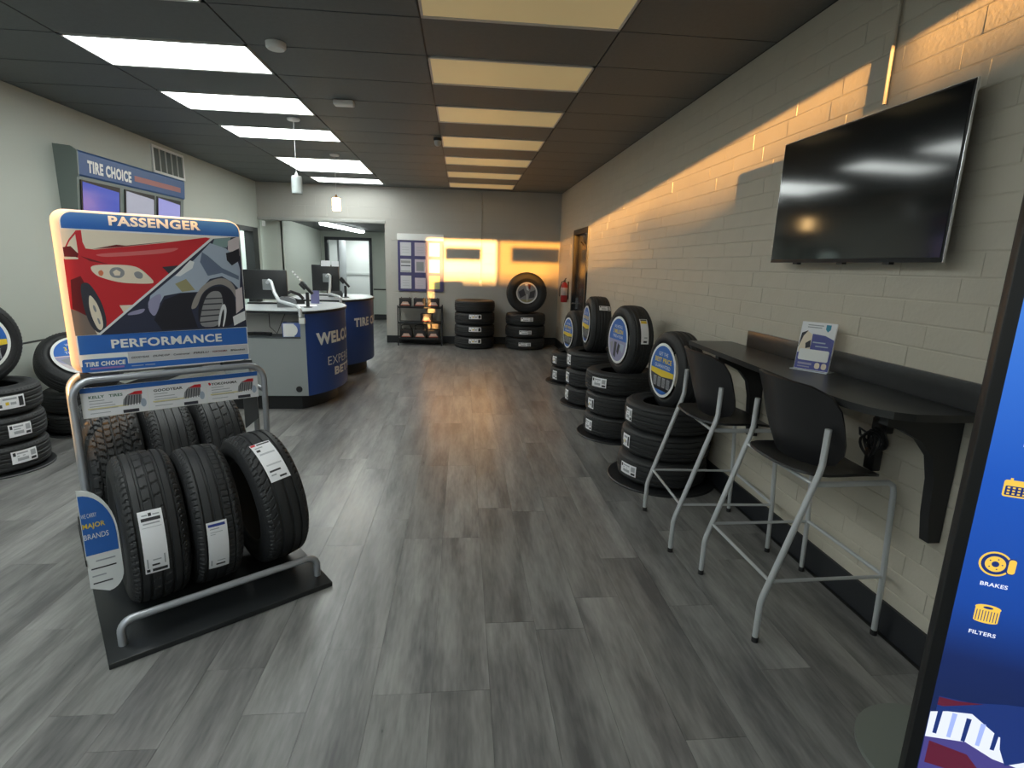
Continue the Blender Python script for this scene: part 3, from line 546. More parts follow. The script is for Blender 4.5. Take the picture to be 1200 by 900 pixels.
# ================================================================= TIRE RACK (foreground)
RA = radians(36.3); RO = (-1.401, 2.008)
RM = Matrix.Translation((RO[0], RO[1], 0)) @ Matrix.Rotation(RA, 4, 'Z')
rack = thing('tire_display_rack', 'black and silver floor rack of six tires under the passenger performance sign', 'display rack', (RO[0], RO[1], 0), (0, 0, RA))
MB().box((0, 0, .001), (.93, 1.66, .026), None, .003).build('base_board', mat('black laminate', (.018, .02, .022), .28, noise=.1, nscale=5), rack)
def rackU(v0, v1, name):
    r = .016; u0, u1, zt_ = .035, .885, 1.052; b = .085; n = 7
    pts = [(u0, v0, .027), (u0, v0+(v1-v0)*.55, .55), (u0, v1, zt_-b)]
    pts += [(u0+b-b*cos(pi/2*k/n), v1, zt_-b+b*sin(pi/2*k/n)) for k in range(1, n+1)]
    pts += [(u1-b+b*sin(pi/2*k/n), v1, zt_-b+b*cos(pi/2*k/n)) for k in range(n+1)]
    pts += [(u1, v0+(v1-v0)*.55, .55), (u1, v0, .027)]
    return MB().tube(pts, r, None, 14).build(name, steel, rack)
rackU(.765, .725, 'front_hoop'); rackU(.895, .935, 'rear_hoop')
def rail(v, name):
    r = .0165; z = .135; b = .05; n = 6; u0, u1 = .06, .895
    pts = [(u0, v, .026), (u0, v, z-b)]+[(u0+b-b*cos(pi/2*k/n), v, z-b+b*sin(pi/2*k/n)) for k in range(1, n+1)]+[(u1-b+b*sin(pi/2*k/n), v, z-b+b*cos(pi/2*k/n)) for k in range(n+1)]+[(u1, v, .026)]
    MB().tube(pts, r, None, 14).build(name, steel, rack)
rail(.107, 'front_rail'); rail(1.553, 'rear_rail')
MB().tube([(.035, .73, .9), (.035, .93, .9)], .012).tube([(.885, .73, .9), (.885, .93, .9)], .012).tube([(.035, .75, .35), (.035, .9, .35)], .012).tube([(.885, .75, .35), (.885, .9, .35)], .012).build('cross_brace', steel, rack)
for x0 in (.70, .08): MB().box((x0, .80, 1.02), (x0+.15, .86, 1.069)).build('sign_bracket', dkgrey, rack)
MB().prism([(.80, .66), (.875, .71), (.875, .95), (.80, .95)], .845, .852, None, lambda x, z, y: (x, y, z)).build('gusset_plate', mat('plate grey', (.10, .105, .11), .5), rack)
# information strip behind the hoop
st = MB().box((.065, .742, .865), (.855, .748, 1.012), white).build('info_strip', white, rack)
a_ = MB(); L = lambda k: (lambda x, y: (x, .7415-.0005*k, y))
rect(a_, .065, .988, .855, 1.012, blue, L(1))
for i, nm in enumerate(('KELLY   TIRES', 'GOODYEAR', 'YOKOHAMA')):
    x0 = .072+i*.262; rect(a_, x0, .868, x0+.256, .985, paper, L(1))
    text(a_, nm, x0+.022, .958, x0+(.15 if i else .155), .972, mat('label green', (.03, .13, .08), .5) if i == 0 else ink, L(2), .03)
    for k, w_ in ((0, .06), (1, .09), (2, .1), (3, .11)): rect(a_, x0+.022, .945-k*.014, x0+.022+w_, .9485-k*.014, inkgrey, L(2))
    rect(a_, x0+.015, .905, x0+.175, .912, mat('pale yellow', (.8, .72, .4), .5), L(2)); rect(a_, x0+.022, .884, x0+.1, .887, inkgrey, L(2))
    rect(a_, x0+.15, .870, x0+.215, .886, A('dark'), L(3))
    a_.flat([(x0+.150, .905), (x0+.156, .938), (x0+.175, .962), (x0+.205, .972), (x0+.232, .972), (x0+.232, .915)], A('gray'), L(2))
    for k in range(6): a_.flat([(x0+.158+k*.012, .906), (x0+.162+k*.012, .906), (x0+.172+k*.011, .955), (x0+.168+k*.011, .955)], A('dark'), L(3))
    a_.flat([(x0+.178, .960), (x0+.205, .974), (x0+.235, .974), (x0+.235, .957)], red, L(4))
    a_.flat(ell(x0+.237, .912, .012, .022, 14), A('lightblue'), L(3))
a_.flat([(.604, .975), (.612, .975), (.618, .966), (.612, .958), (.606, .966)], red, L(3))
a_.build('print', white, st, 0, fix=False)
# the big sign
sg = MB(); P = rrect(.083, 1.07, .838, 1.822, .05, 8)
mat('sunlit sign edge', (.76, .56, .45), .5); P2 = rrect(.054, 1.066, .842, 1.832, .055, 8); n_ = len(P)  # warm sunlight on the edge is painted into its colour
sg.add([(x, .802, z) for x, z in P]+[(x, .868, z) for x, z in P2], [tuple(t) for t in tessellate_polygon([[Vector((x, z, 0)) for x, z in P]])]+[tuple(i+n_ for i in t) for t in tessellate_polygon([[Vector((x, z, 0)) for x, z in P2]])]+[(i, (i+1) % n_, (i+1) % n_+n_, i+n_) for i in range(n_)])
sign = sg.build('header_sign', MATS['sunlit sign edge'], rack, 40)
a_ = MB(); L = lambda k: (lambda x, y: (x, .8015-.0005*k, y))
a_.flat(rrect(.083, 1.07, .838, 1.822, .05, 8), white, L(0))
top = [p for p in rrect(.088, 1.3, .833, 1.817, .046, 8) if p[1] > 1.74]
a_.flat(sorted([p for p in top if p[0] > .45], key=lambda p: -p[0]*0+p[1])+sorted([p for p in top if p[0] <= .45], key=lambda p: -p[1])+[(.088, 1.7445), (.833, 1.7445)], blue, L(1))
def soften(p):
    for _ in range(2): p = [q for i in range(len(p)) for q in ((p[i][0]*.78+p[(i+1) % len(p)][0]*.22, p[i][1]*.78+p[(i+1) % len(p)][1]*.22), (p[i][0]*.22+p[(i+1) % len(p)][0]*.78, p[i][1]*.22+p[(i+1) % len(p)][1]*.78))]
    return p
for k, (c_, ps) in enumerate(ART): a_.flat(soften(ps) if (c_ in ('gray', 'orange', 'warmgray', 'pink', 'lavender') or (c_ in ('cream', 'dark', 'white', 'darkred', 'black') and len(ps) > 7 and k > 1)) else ps, A(c_), L(1+k*.12))
rect(a_, .088, 1.163, .833, 1.254, blue, L(1)); rect(a_, .088, 1.076, .833, 1.105, blue, L(1)); a_.flat(rrect(.093, 1.078, .272, 1.139, .008, 3), blue, L(2))
rect(a_, .275, 1.107, .833, 1.160, mat('logo strip', (.6, .6, .63), .5), L(1))
text(a_, 'PASSENGER', .265, 1.766, .650, 1.811, white, L(8), .038); text(a_, 'PERFORMANCE', .214, 1.185, .704, 1.229, white, L(8), .032)
text(a_, 'TIRE CHOICE', .103, 1.103, .262, 1.126, white, L(4), .05, .1); rect(a_, .12, 1.088, .255, 1.097, mat('lilac', (.35, .2, .5), .5), L(4))
for i, s_ in enumerate(('GOODYEAR', 'DUNLOP', 'Continental', 'PIRELLI', 'YOKOHAMA', 'BFGoodrich')): text(a_, s_, .288+i*.091, 1.128, .288+i*.091+.074, 1.138, ink if i != 4 else A('darkred'), L(4), .02, .2)
rect(a_, .285, 1.089, .335, 1.093, A('lightblue'), L(4)); rect(a_, .342, 1.089, .385, 1.093, A('lightblue'), L(4))
a_.build('print', white, sign, 0, fix=False)
# brand badge on the left side of the rack (leaf shaped)
def leafpt(x, y): return (x, y)
lf = [(0, .0), (.0, 0)]
bd = MB(); pts = [(-.012, .53)]+[(-.012+.125*sin(pi/2*k/10), .30+.23*cos(pi/2*k/10)) for k in range(1, 11)]+[(.113, .12)]+[(.113-.06*(1-cos(pi/2*k/6)), .12-.085*sin(pi/2*k/6)) for k in range(1, 7)]+[(-.012, .07)]
fb = lambda x, z, y: (x, .36+y, z+.12)
bd.prism(pts, 0, .004, white, fb); badge = bd.build('brand_badge', white, rack)
a_ = MB(); L = lambda k: (lambda x, z: (x, .3595-.0005*k, z+.12))
a_.flat([(-.010, .505)]+[(-.010+.116*sin(pi/2*k/10), .30+.205*cos(pi/2*k/10)) for k in range(1, 11)]+[(.106, .225), (-.010, .225)], blue, L(1))
for s_, x0, x1, z0, z1, m in (('WE CARRY', -.008, .045, .40, .42, white), ('MAJOR', -.008, .07, .345, .375, ylw), ('BRANDS', -.008, .078, .30, .325, white)): text(a_, s_, x0, z0, x1, z1, m, L(3), .02 if m is ylw else 0)
for z_, x0, x1 in ((.19, .02, .09), (.155, .0, .09), (.12, .0, .05), (.085, .0, .07)): rect(a_, x0, z_, x1, z_+.006, ink if z_ in (.155, .085) else inkgrey, L(2))
a_.build('print', blue, badge, 0, fix=False)
MB().box((-.016, .355, .30), (-.012, .78, .33)).build('badge_arm', blackm, rack)
# six rack tires
gR = 'tires standing in the foreground rack'
def rack_tire(kind, Rr, Wd, rim, label, u, v, z, yawd=0, roll=0, pitch=0):
    t = tire(kind, Rr, Wd, rim, label, (0, 0, 0), (0, 0, 0), gR, True)
    M = RM @ Matrix.Translation((u, v, z)) @ Matrix.Rotation(radians(yawd), 4, 'Z') @ Matrix.Rotation(radians(roll), 4, 'Y') @ Matrix.Rotation(-pi/2, 4, 'Y')
    t.location = M.to_translation(); t.rotation_euler = M.to_euler(); return t
# local frame after this: axis z -> +u ; angle -90 deg... label placed by angle round the tread
ra = rack_tire('rib', .352, .245, .205, 'front left rack tire with long white label', .235, .475, .38)
rb = rack_tire('asym', .342, .215, .205, 'front middle rack tire with narrow blue-topped label', .4735, .475, .37, 0, 0)
rc = rack_tire('sport', .350, .235, .215, 'front right rack tire, tilted, label high on its tread', .757, .475, .383, 4, -5)
DETL = [(ink, .1, .84, .9, .89), (ink, .42, .91, .55, .96), (inkgrey, .15, .92, .38, .94), (inkgrey, .6, .92, .88, .94), (inkgrey, .15, .79, .85, .81), (inkgrey, .1, .74, .9, .747), (inkgrey, .35, .22, .7, .24), (ink, .3, .13, .62, .16), (inkgrey, .82, .14, .88, .3), (inkgrey, .1, .1, .16, .26), (ink, .3, .03, .93, .08), (ink, .06, .03, .2, .08)]
DETM = [(mat('label navy', (.03, .06, .3), .5), .08, .91, .9, .96), (inkgrey, .15, .86, .6, .875), (inkgrey, .15, .80, .75, .81), (inkgrey, .15, .76, .4, .77), (inkgrey, .4, .18, .8, .2), (ink, .35, .08, .8, .12), (inkgrey, .1, .08, .16, .22)]
DETR = [(red, .02, .93, .25, .99), (ink, .3, .93, .95, .97), (inkgrey, .12, .84, .5, .87), (ink, .12, .74, .3, .8), (mat('label grey', (.55, .56, .6), .5), .15, .35, .9, .68), (ink, .15, .2, .7, .24), (inkgrey, .15, .12, .4, .15), (ink, .5, .05, .85, .09)]
cyl_label(ra, .352, LAB0+.16, .02, .088, .28, 0, DETL)
cyl_label(rb, .342, LAB0-.12, .015, .085, .25, 0, DETM)
cyl_label(rc, .350, LAB0+.90, .0, .100, .24, .06, DETR)
rack_tire('mud', .40, .265, .205, 'rear left rack tire with chunky off-road tread', .185, 1.238, .430)
rack_tire('rib2', .385, .250, .205, 'rear middle rack tire between the chunky tire and the ribbed tire', .452, 1.225, .413)
rack_tire('rib', .388, .245, .205, 'rear right rack tire seen below the information strip', .708, 1.225, .416)
KX, KZ = .108, (1.08, .855, .70, .40)
# ================================================================= BAR COUNTER AND STOOLS
cm = mat('black counter laminate', (.028, .029, .030), .3, noise=.25, nscale=25, bump=.05, bscale=200)
ctr = thing('bar_counter', 'black wall-mounted bar counter with backsplash under the television', 'counter', (XR, 2.8, 1.13))
edge = [(XR-.002, 3.80), (1.665, 3.82), (1.645, 3.5), (1.63, 3.2), (1.615, 2.9), (1.60, 2.6), (1.582, 2.35), (1.568, 2.15), (1.572, 2.02), (1.595, 1.92), (1.64, 1.845), (1.70, 1.81), (1.80, 1.80), (XR-.002, 1.80)]
MB().prism([(x-XR, y-2.8) for x, y in edge], -.03, 0).build('countertop', cm, ctr, 20)
MB().box((-.026, -1.0, 0), (-.003, .74, .112), None, .002).build('backsplash', cm, ctr)
def bracket(y):
    P = [(-.33, 0), (-.33, -.035), (-.26, -.055), (-.17, -.10), (-.11, -.17), (-.085, -.27), (-.075, -.42), (-.055, -.54), (-.003, -.54), (-.003, 0)]
    MB().prism(P, -.022, .022, None, lambda x, z, t: (x, y-2.8+t, z-.031)).build('bracket', blackm, ctr)
bracket(1.90); bracket(3.33)
def shell(fn, n=26, rings=9, th=.012, ex=3.2):
    """closed thin shell over a rounded-square domain; fn(a,b)->point, a,b in -1..1"""
    vs = []; fs = []
    def sq(r, t):
        c, s = cos(t), sin(t); k = (abs(c)**ex+abs(s)**ex)**(-1/ex); return r*c*k, r*s*k
    pts = [fn(0, 0)]+[fn(*sq(r/rings, 2*pi*i/n)) for r in range(1, rings+1) for i in range(n)]
    fs = [(0, 1+i, 1+(i+1) % n) for i in range(n)]
    for r in range(rings-1):
        for i in range(n): a = 1+r*n+i; b = 1+r*n+(i+1) % n; fs.append((a, a+n, b+n, b))
    me = MB().add(pts, fs); bm = bmesh.new(); m_ = me.mesh('shell', blackp, 60); bm.from_mesh(m_); bmesh.ops.recalc_face_normals(bm, faces=bm.faces[:])
    bmesh.ops.solidify(bm, geom=bm.faces[:], thickness=th); bmesh.ops.recalc_face_normals(bm, faces=bm.faces[:]); bm.to_mesh(m_); bm.free(); m_.shade_smooth(); m_.set_sharp_from_angle(angle=radians(50)); return m_
def stool(label, loc, rz):
    """local +x faces the wall, width along y; feet x -.295..+.295"""
    t = thing('bar_stool', label, 'bar stool', loc, (0, 0, rz), 'bar stools at the counter')
    seat = shell(lambda a, b: (.06+a*.25, b*(.235-.02*a), .765+.018*(b*b)+.03*max(0, -a)**3-.035*max(0, a)**3-.012*(1-a*a)*(1-b*b)))
    link('seat', seat, t)
    back = shell(lambda a, b: (-.115-.05*(b+.2)+.10*a*a-.05*max(0, b)**2*.3, a*(.29-.06*(b < 0)*b*b), .975+b*.18+.02*(b > 0)*b), 26, 9, .012, 5)
    link('backrest', back, t)
    r = .0125
    for sy in (-1, 1):
        y = .275*sy
        MB().tube([(-.295, y, .012), (-.293, y, .19), (-.286, y, .225), (-.20, y, .50), (-.108, y*.995, .80), (-.098, y*.99, .845), (-.094, y*.985, 1.0)], r*1.1, None, 12).build('rear_leg', stoolm, t)
        MB().tube([(.295, y*.98, .012), (.287, y*.98, .30), (.262, y*.97, .71), (.255, y*.96, .74), (.235, y*.95, .752), (0, y*.95, .748), (-.118, y*.97, .752)], r, None, 12).build('front_leg', stoolm, t)
        MB().tube([(-.262, y, .30), (.287, y*.98, .30)], .008, None, 8).build('side_rail', stoolm, t)
        for x, nm in ((-.295, 0), (.295, 1)): MB().lathe([(0, 0), (.015, 0), (.015, .025), (0, .025)], None, 14, (x, y*(.98 if nm else 1), 0)).build('foot_cap', blackp, t)
    MB().tube([(.287, -.27, .305), (.287, .27, .305)], .009, None, 8).build('foot_rail', stoolm, t)
    MB().tube([(-.262, -.275, .30), (-.262, .275, .30)], .008, None, 8).build('rear_rail', stoolm, t)
    MB().tube([(-.12, -.265, .752), (-.12, .265, .752)], .009, None, 8).build('seat_rail', stoolm, t)
    return t
stool('black and silver bar stool nearest the viewer, at the wide end of the counter', (1.622, 2.315, 0), radians(1))
stool('black and silver bar stool farther along, beside the near tire stack', (1.55, 3.085, 0), radians(-3))
# brochure holder
b = thing('brochure_holder', 'blue and white leaflet in a clear stand on the bar counter', 'leaflet stand', (1.845, 2.67, 1.1305), (0, 0, radians(-58)))
Mt = Matrix.Rotation(radians(-8), 4, 'X') @ Matrix.Diagonal((.80, 1, .95, 1))
acr = mat('clear acrylic', (.8, .85, .9), .1)
MB().box((-.095, -.03, 0), (.095, .06, .004)).build('base', acr, b)
pl = MB().box((-.11, 0, .004), (.11, .012, .27)).xf(Mt).build('leaflet_block', paper, b)
a_ = MB(); L = lambda k: (lambda x, y: tuple(Mt @ Vector((x, -.001-.0006*k, y))))
rect(a_, -.108, .006, .108, .095, mat('leaflet violet', (.09, .10, .34), .5), L(0)); a_.flat([(-.108, .10), (.108, .07), (.108, .18), (.05, .20), (-.03, .205), (-.03, .10)], MATS['leaflet violet'], L(0))
a_.flat([(-.105, .10), (-.03, .10), (-.03, .20), (-.07, .22), (-.10, .19)], A('cream'), L(1)); a_.flat([(-.108, .12), (-.085, .19), (-.06, .222), (-.10, .205)], A('black'), L(2)); a_.flat([(-.06, .12), (-.03, .13), (-.035, .17), (-.065, .15)], A('black'), L(2))
a_.flat(rrect(-.095, .055, .095, .118, .01, 3), white, L(2))
a_.flat([(.045, .235), (.06, .22), (.075, .235), (.075, .26), (.045, .26)], mat('shield blue', (.05, .3, .45), .4), L(1))
for y0, w_ in ((.25, .10), (.238, .09)): rect(a_, -.07, y0, -.07+w_, y0+.005, inkgrey, L(1))
for x0 in (.02, .062): a_.flat(rrect(x0, .015, x0+.032, .048, .012, 3), A('cream'), L(2))
rect(a_, -.09, .03, 0, .042, A('lavender'), L(2)); rect(a_, -.09, .016, -.01, .022, A('lavender'), L(2)); rect(a_, -.02, .155, .06, .162, A('lightblue'), L(1)); rect(a_, 0, .135, .08, .141, A('lightblue'), L(1))
a_.build('print', paper, pl, 0, fix=False)
# cable bundle under the counter
cb = MB(); cx, cy = 1.93, 2.25
cb.tube([(cx+.03, cy+.03, 1.10), (cx+.01, cy+.03, 1.0), (cx, cy+.02, .93), (cx, cy, .84)], .007)
cb.tube([(cx+.02, cy-.09, 1.10), (cx, cy-.07, 1.02), (cx, cy-.02, .95), (cx, cy, .86)], .006)
for k in range(5): c0 = Vector((cx-.004*k, cy+.01*(k-2), .90-.012*k)); cb.tube([c0+Vector((.01*sin(a*2+k), .045*cos(a), .055*sin(a))) for a in [2*pi*i/16 for i in range(17)]], .0065, None, 7)
cb.tube([(cx, cy+.06, .90), (cx, cy+.11, .91), (cx, cy+.10, .88), (cx, cy+.04, .86)], .006)
cb.box((cx-.02, cy-.035, .74), (cx+.02, cy+.03, .84), None, .006).box((cx-.01, cy-.06, .93), (cx+.03, cy+.03, .99), None, .006)
tag(cb.build('cable_bundle', blackp), 'black coiled power cables and adapter hanging under the bar counter', 'cables')
# ================================================================= TELEVISION
tv = thing('television', 'large black wall television reflecting the ceiling lights', 'television', (XR, 2.62, 2.03))
Mt = Matrix.Translation((-.085, 0, 0)) @ Matrix.Rotation(radians(.2), 4, 'Y') @ Matrix.Rotation(radians(1.0), 4, 'Z')
MB().box((-.018, -.588, -.337), (-.004, .597, .33), None, .003).box((-.005, -.42, -.28), (.03, .42, .16), None, .01).xf(Mt).build('housing', blackm, tv)
MB().box((-.0205, -.579, -.318), (-.0182, .588, .322)).xf(Mt).build('screen', mat('tv glass', (.004, .005, .006), .09, spec=.6, noise=0), tv)
MB().box((-.016, -.590, .330), (-.006, .599, .3325)).box((-.016, -.5905, -.337), (-.006, -.588, .33)).box((-.016, .597, -.337), (-.006, .5995, .33)).xf(Mt).build('trim', chrome, tv)
for y0 in (-.3, .24): MB().box((-.085+.02, y0, -.2), (-.002, y0+.06, .2)).build('wall_mount', blackm, tv)
for y0 in (-.30, 0, .36): MB().box((-.014, y0-.02, -.346), (.01, y0+.02, -.336)).xf(Mt).build('foot_stud', blackm, tv)

# ================================================================= SIDE WALL THINGS
fe = thing('fire_extinguisher', 'red fire extinguisher hanging by the side door', 'fire extinguisher', (XR, 10.12, .98))
MB().lathe([(0, 0), (.055, 0), (.062, .012), (.062, .30), (.045, .35), (.022, .37), (0, .37)], None, 20, (-.08, 0, 0)).build('cylinder', mat('extinguisher red', (.35, .012, .015), .35), fe)
MB().tube([(-.08, 0, .36), (-.08, 0, .405)], .018).tube([(-.08, .02, .40), (-.08, -.11, .44)], .01).tube([(-.08, 0, .39), (-.08, -.10, .40)], .008).build('valve', blackp, fe)
MB().tube([(-.08, .01, .39), (-.12, .07, .37), (-.15, .08, .25), (-.15, .07, .1)], .01).build('hose', blackp, fe)
MB().lathe([(.063, .13), (.0635, .13), (.0635, .27), (.063, .27)], None, 20, (-.08, 0, 0), closed=True).build('label_band', mat('extinguisher label', (.5, .42, .42), .5), fe)
MB().box((-.02, -.02, .05), (0, .02, .38)).build('wall_hook', blackm, fe)
o = MB().tube([(.375, YB-.013, H-.003), (.375, YB-.013, 1.32)], .009).build('conduit', wallm); tag(o, 'thin painted conduit running down the back wall to an outlet box', 'conduit')
o = MB().box((.345, YB-.03, 1.19), (.405, YB-.001, 1.32), None, .004).build('outlet_box', mat('outlet white', (.7, .68, .62), .45)); tag(o, 'small outlet box on the back wall at the foot of the conduit', 'outlet')
o = MB().tube([(XR-.012, 2.60, H-.003), (XR-.012, 2.60, 2.42)], .009).build('conduit', brickm); tag(o, 'thin painted conduit on the side wall dropping behind the television', 'conduit')
o = MB().box((XL+.15+.26, YB-.06, 2.24), (XL+.15+.31, YB-.002, 2.34), None, .01).build('motion_sensor', white); o.location = (-.32, 0, 0); tag(o, 'small white motion sensor in the far left corner', 'sensor')
# notice board
nb = thing('notice_board', 'navy framed notice board of nine papers on the back wall', 'notice board', (-.835, YB, 1.06))
MB().prism(rrect(-.455, 0, .455, 1.0, .03, 4), 0, .022, mat('board navy', (.06, .055, .16), .5), lambda x, y, z: (x, -z-.001, y)).build('board', MATS['board navy'], nb)
MB().prism(rrect(-.465, 1.005, .455, 1.13, .02, 4), 0, .028, white, lambda x, y, z: (x, -z-.001, y)).build('header', mat('board header', (.62, .60, .58), .5), nb)
for i in range(3):
    for j in range(3):
        x0 = -.405+i*.285; y0 = .05+j*.325; w_, h_ = .215, .26 if (i, j) != (1, 0) else .22
        p = MB().box((x0, -.0255, y0), (x0+w_, -.0235, y0+h_), paper).build('notice', mat('notice %d%d' % (i, j), [(.62, .62, .66), (.60, .52, .60), (.62, .62, .30)][0 if i == 0 else (1 if (i, j) != (2, 0) else 2)], .6), nb)
        p.data.materials[0] = MATS['notice %d%d' % (i, j)]
        q = MB(); g_ = lambda x, y: (x, -.0262, y)
        if (i, j) == (0, 1): rect(q, x0+.01, y0+.18, x0+.2, y0+.23, A('gray'), g_); rect(q, x0+.01, y0+.12, x0+.2, y0+.14, A('dark'), g_); rect(q, x0+.01, y0+.01, x0+.2, y0+.03, A('gray'), g_)
        elif (i, j) == (1, 1): rect(q, x0+.03, y0+.03, x0+.18, y0+.21, A('gray'), g_)
        else:
            for k in range(3): rect(q, x0+.04, y0+.06+k*.05, x0+.17, y0+.068+k*.05, inkgrey, g_)
        q.build('print', inkgrey, p, 0, fix=False)
# battery rack and batteries
br = thing('battery_rack', 'black three-shelf battery rack under the notice board', 'shelf rack', (-.835, 11.08, 0))
for sx in (-1, 1):
    for y in (-.17, .17): MB().box((sx*.43-.012, y-.012, 0), (sx*.43+.012, y+.012, .80)).build('post', blackm, br)
for z in (.12, .44, .745): MB().box((-.42, -.18, z), (.42, .18, z+.03), None, .003).build('shelf', blackm, br)
def battery(label, x, y, z, grp, loop=False):
    t = thing('car_battery', label, 'car battery', (x, y, z), group=grp)
    MB().box((-.115, -.085, 0), (.115, .085, .15), None, .004).build('case', blackp, t)
    MB().box((-.118, -.088, .135), (.118, .088, .165), None, .004).tube([(-.08, 0, .165), (-.08, 0, .18)], .01).tube([(.08, 0, .165), (.08, 0, .18)], .01).build('lid', mat('battery lid', (.03, .025, .025), .5), t)
    if loop: MB().tube([(-.10, 0, .165), (-.10, 0, .24), (-.05, 0, .262), (.06, 0, .262), (.11, 0, .165)], .008).build('handle', blackm, t)
    q = MB(); L_ = lambda k: (lambda x, y: (x, -.0862-.0006*k, y))
    q.flat([(-.09, .03), (.09, .03), (.05, .095), (-.05, .095)], mat('battery label', (.62, .42, .34), .5), L_(0)); rect(q, -.09, .022, .09, .034, mat('battery red', (.5, .08, .04), .5), L_(1)); rect(q, -.05, .06, .05, .066, white, L_(1))
    q.build('front_label', MATS['battery label'], t, 0, fix=False)
    return t
for k, (x, nm) in enumerate(((-1.12, 'left'), (-.84, 'middle'), (-.57, 'right'))): battery('black car battery with orange label, %s of three on the top shelf' % nm, x, 11.0, .776, 'car batteries on the rack')
battery('single black car battery on the middle shelf of the rack', -.71, 11.0, .471, 'car batteries on the rack')
for k, (x, nm) in enumerate(((-1.11, 'left'), (-.84, 'middle'), (-.57, 'right'))): battery('black car battery with orange label, %s of three on the bottom shelf' % nm, x, 11.0, .151, 'car batteries on the rack', k < 2)
# ================================================================= CEILING THINGS
o = MB().lathe([(0, -.045), (.055, -.042), (.065, -.03), (.066, -.001), (0, -.001)], None, 28).build('smoke_detector', white); o.location = (-1.268, 4.196, H); tag(o, 'round white smoke detector on the ceiling nearest the viewer', 'smoke detector')
o = MB().box((-.09, -.05, -.045), (.09, .05, -.001), None, .012).build('motion_sensor', white); o.location = (-1.09, 5.5, H); tag(o, 'white rectangular sensor on the ceiling behind the smoke detector', 'sensor')
o = thing('ceiling_camera', 'small dome camera hanging at the ceiling grid line', 'camera', (-.30, 6.85, H))
MB().lathe([(0, -.03), (.045, -.03), (.05, -.02), (.05, -.001), (0, -.001)], None, 24).build('mount', blackm, o); MB().lathe([(0, -.09), (.02, -.086), (.035, -.07), (.04, -.05), (.04, -.03), (0, -.03)], None, 24).build('dome', mat('grey dome', (.6, .6, .6), .3), o)
glow = mat('warm lit glass', (.9, .8, .6), .4, emit=(1, .62, .25), es=16); frost = mat('frosted glass', (.62, .68, .68), .3)
def pendant(label, x, y, litp):
    t = thing('pendant_lamp', label, 'pendant lamp', (x, y, H), group='pendant lamps over the desks')
    MB().lathe([(0, -.02), (.06, -.02), (.065, -.012), (.065, -.001), (0, -.001)], None, 28).build('canopy', white, t)
    MB().tube([(0, 0, -.02), (0, 0, -.54)], .004, None, 8).build('cord', mat('pale cord', (.6, .6, .6), .5), t)
    MB().lathe([(0, -.525), (.012, -.53), (.02, -.56), (.05, -.565), (.05, -.575), (0, -.575)], None, 24).build('cap', mat('brass cap', (.35, .2, .09), .4, metal=.7) if litp else white, t)
    MB().lathe([(.045, -.575), (.055, -.58), (.056, -.74), (.052, -.742), (.050, -.59), (.045, -.585)], None, 28, closed=True).build('shade', glow if litp else frost, t)
    MB().lathe([(0, -.60), (.02, -.61), (.028, -.66), (.02, -.70), (0, -.71)], None, 16).build('bulb', glow if litp else white, t)
pendant('unlit pendant lamp with frosted glass, nearer the viewer', -1.76, 6.26, False)
pendant('lit pendant lamp glowing warm, farther from the viewer', -1.77, 8.16, True)
o = thing('strip_light', 'lit fluorescent strip light under the passage ceiling', 'strip light', (-2.74, 13.35, 2.42), (0, 0, radians(-5.8)))
MB().box((-.09, -1.45, -.03), (.09, 1.45, -.001), white).build('housing', white, o); MB().box((-.07, -1.43, -.085), (.07, 1.43, -.03), None, .012).build('diffuser', mat('strip diffuser', (.9, .9, .9), .4, emit=(.92, 1, .98), es=13), o)
# ================================================================= LEFT WALL MENU BOX AND VENT
mb_ = thing('menu_display', 'wall display box with blue header and three lit screens above the rack', 'display box', (XL, 7.02, 0))
gm = mat('grey box paint', (.20, .24, .23), .5)
MB().prism([(.0, 2.66), (.16, 2.61), (.19, 2.56), (.18, 2.36), (.12, 1.75), (.0, 1.72)], -1.04, 1.04, None, lambda x, z, y: (x, y, z)).build('cabinet', gm, mb_)
fx = lambda z: .18-(2.36-z)*.06/.61
MB().prism([(.12, 2.64), (.20, 2.62), (.212, 2.60), (.197, 2.395), (.185, 2.38), (.15, 2.38)], -1.035, 1.045, None, lambda x, z, y: (x, y, z)).build('header', mat('header blue', (.035, .10, .27), .4), mb_)
q = MB(); g_ = lambda y, z: (.396 if z > 2.45 else .396, y, z)
MB().prism([(.0, 2.665), (.16, 2.65), (.215, 2.61), (.20, 2.38), (.185, 2.36), (.125, 1.75), (.0, 1.715)], -1.055, -1.036, None, lambda x, z, y: (x, y, z)).build('end_panel', gm, mb_)
nrm = lambda y, z: (.2155-(2.60-z)*.0732, y, z)
text(q, 'TIRE CHOICE', -.91, 2.425, -.17, 2.545, white, nrm, .05)
rect(q, -.11, 2.455, .93, 2.515, mat('faded red lettering', (.42, .17, .17), .5), nrm)
q.build('print', white, mb_, 0, fix=False)
scr = [(-1.01, -.38, 'screen blue', (.06, .09, .42)), (-.29, .31, 'screen grey', (.36, .37, .44)), (.37, .94, 'screen violet', (.30, .30, .62))]
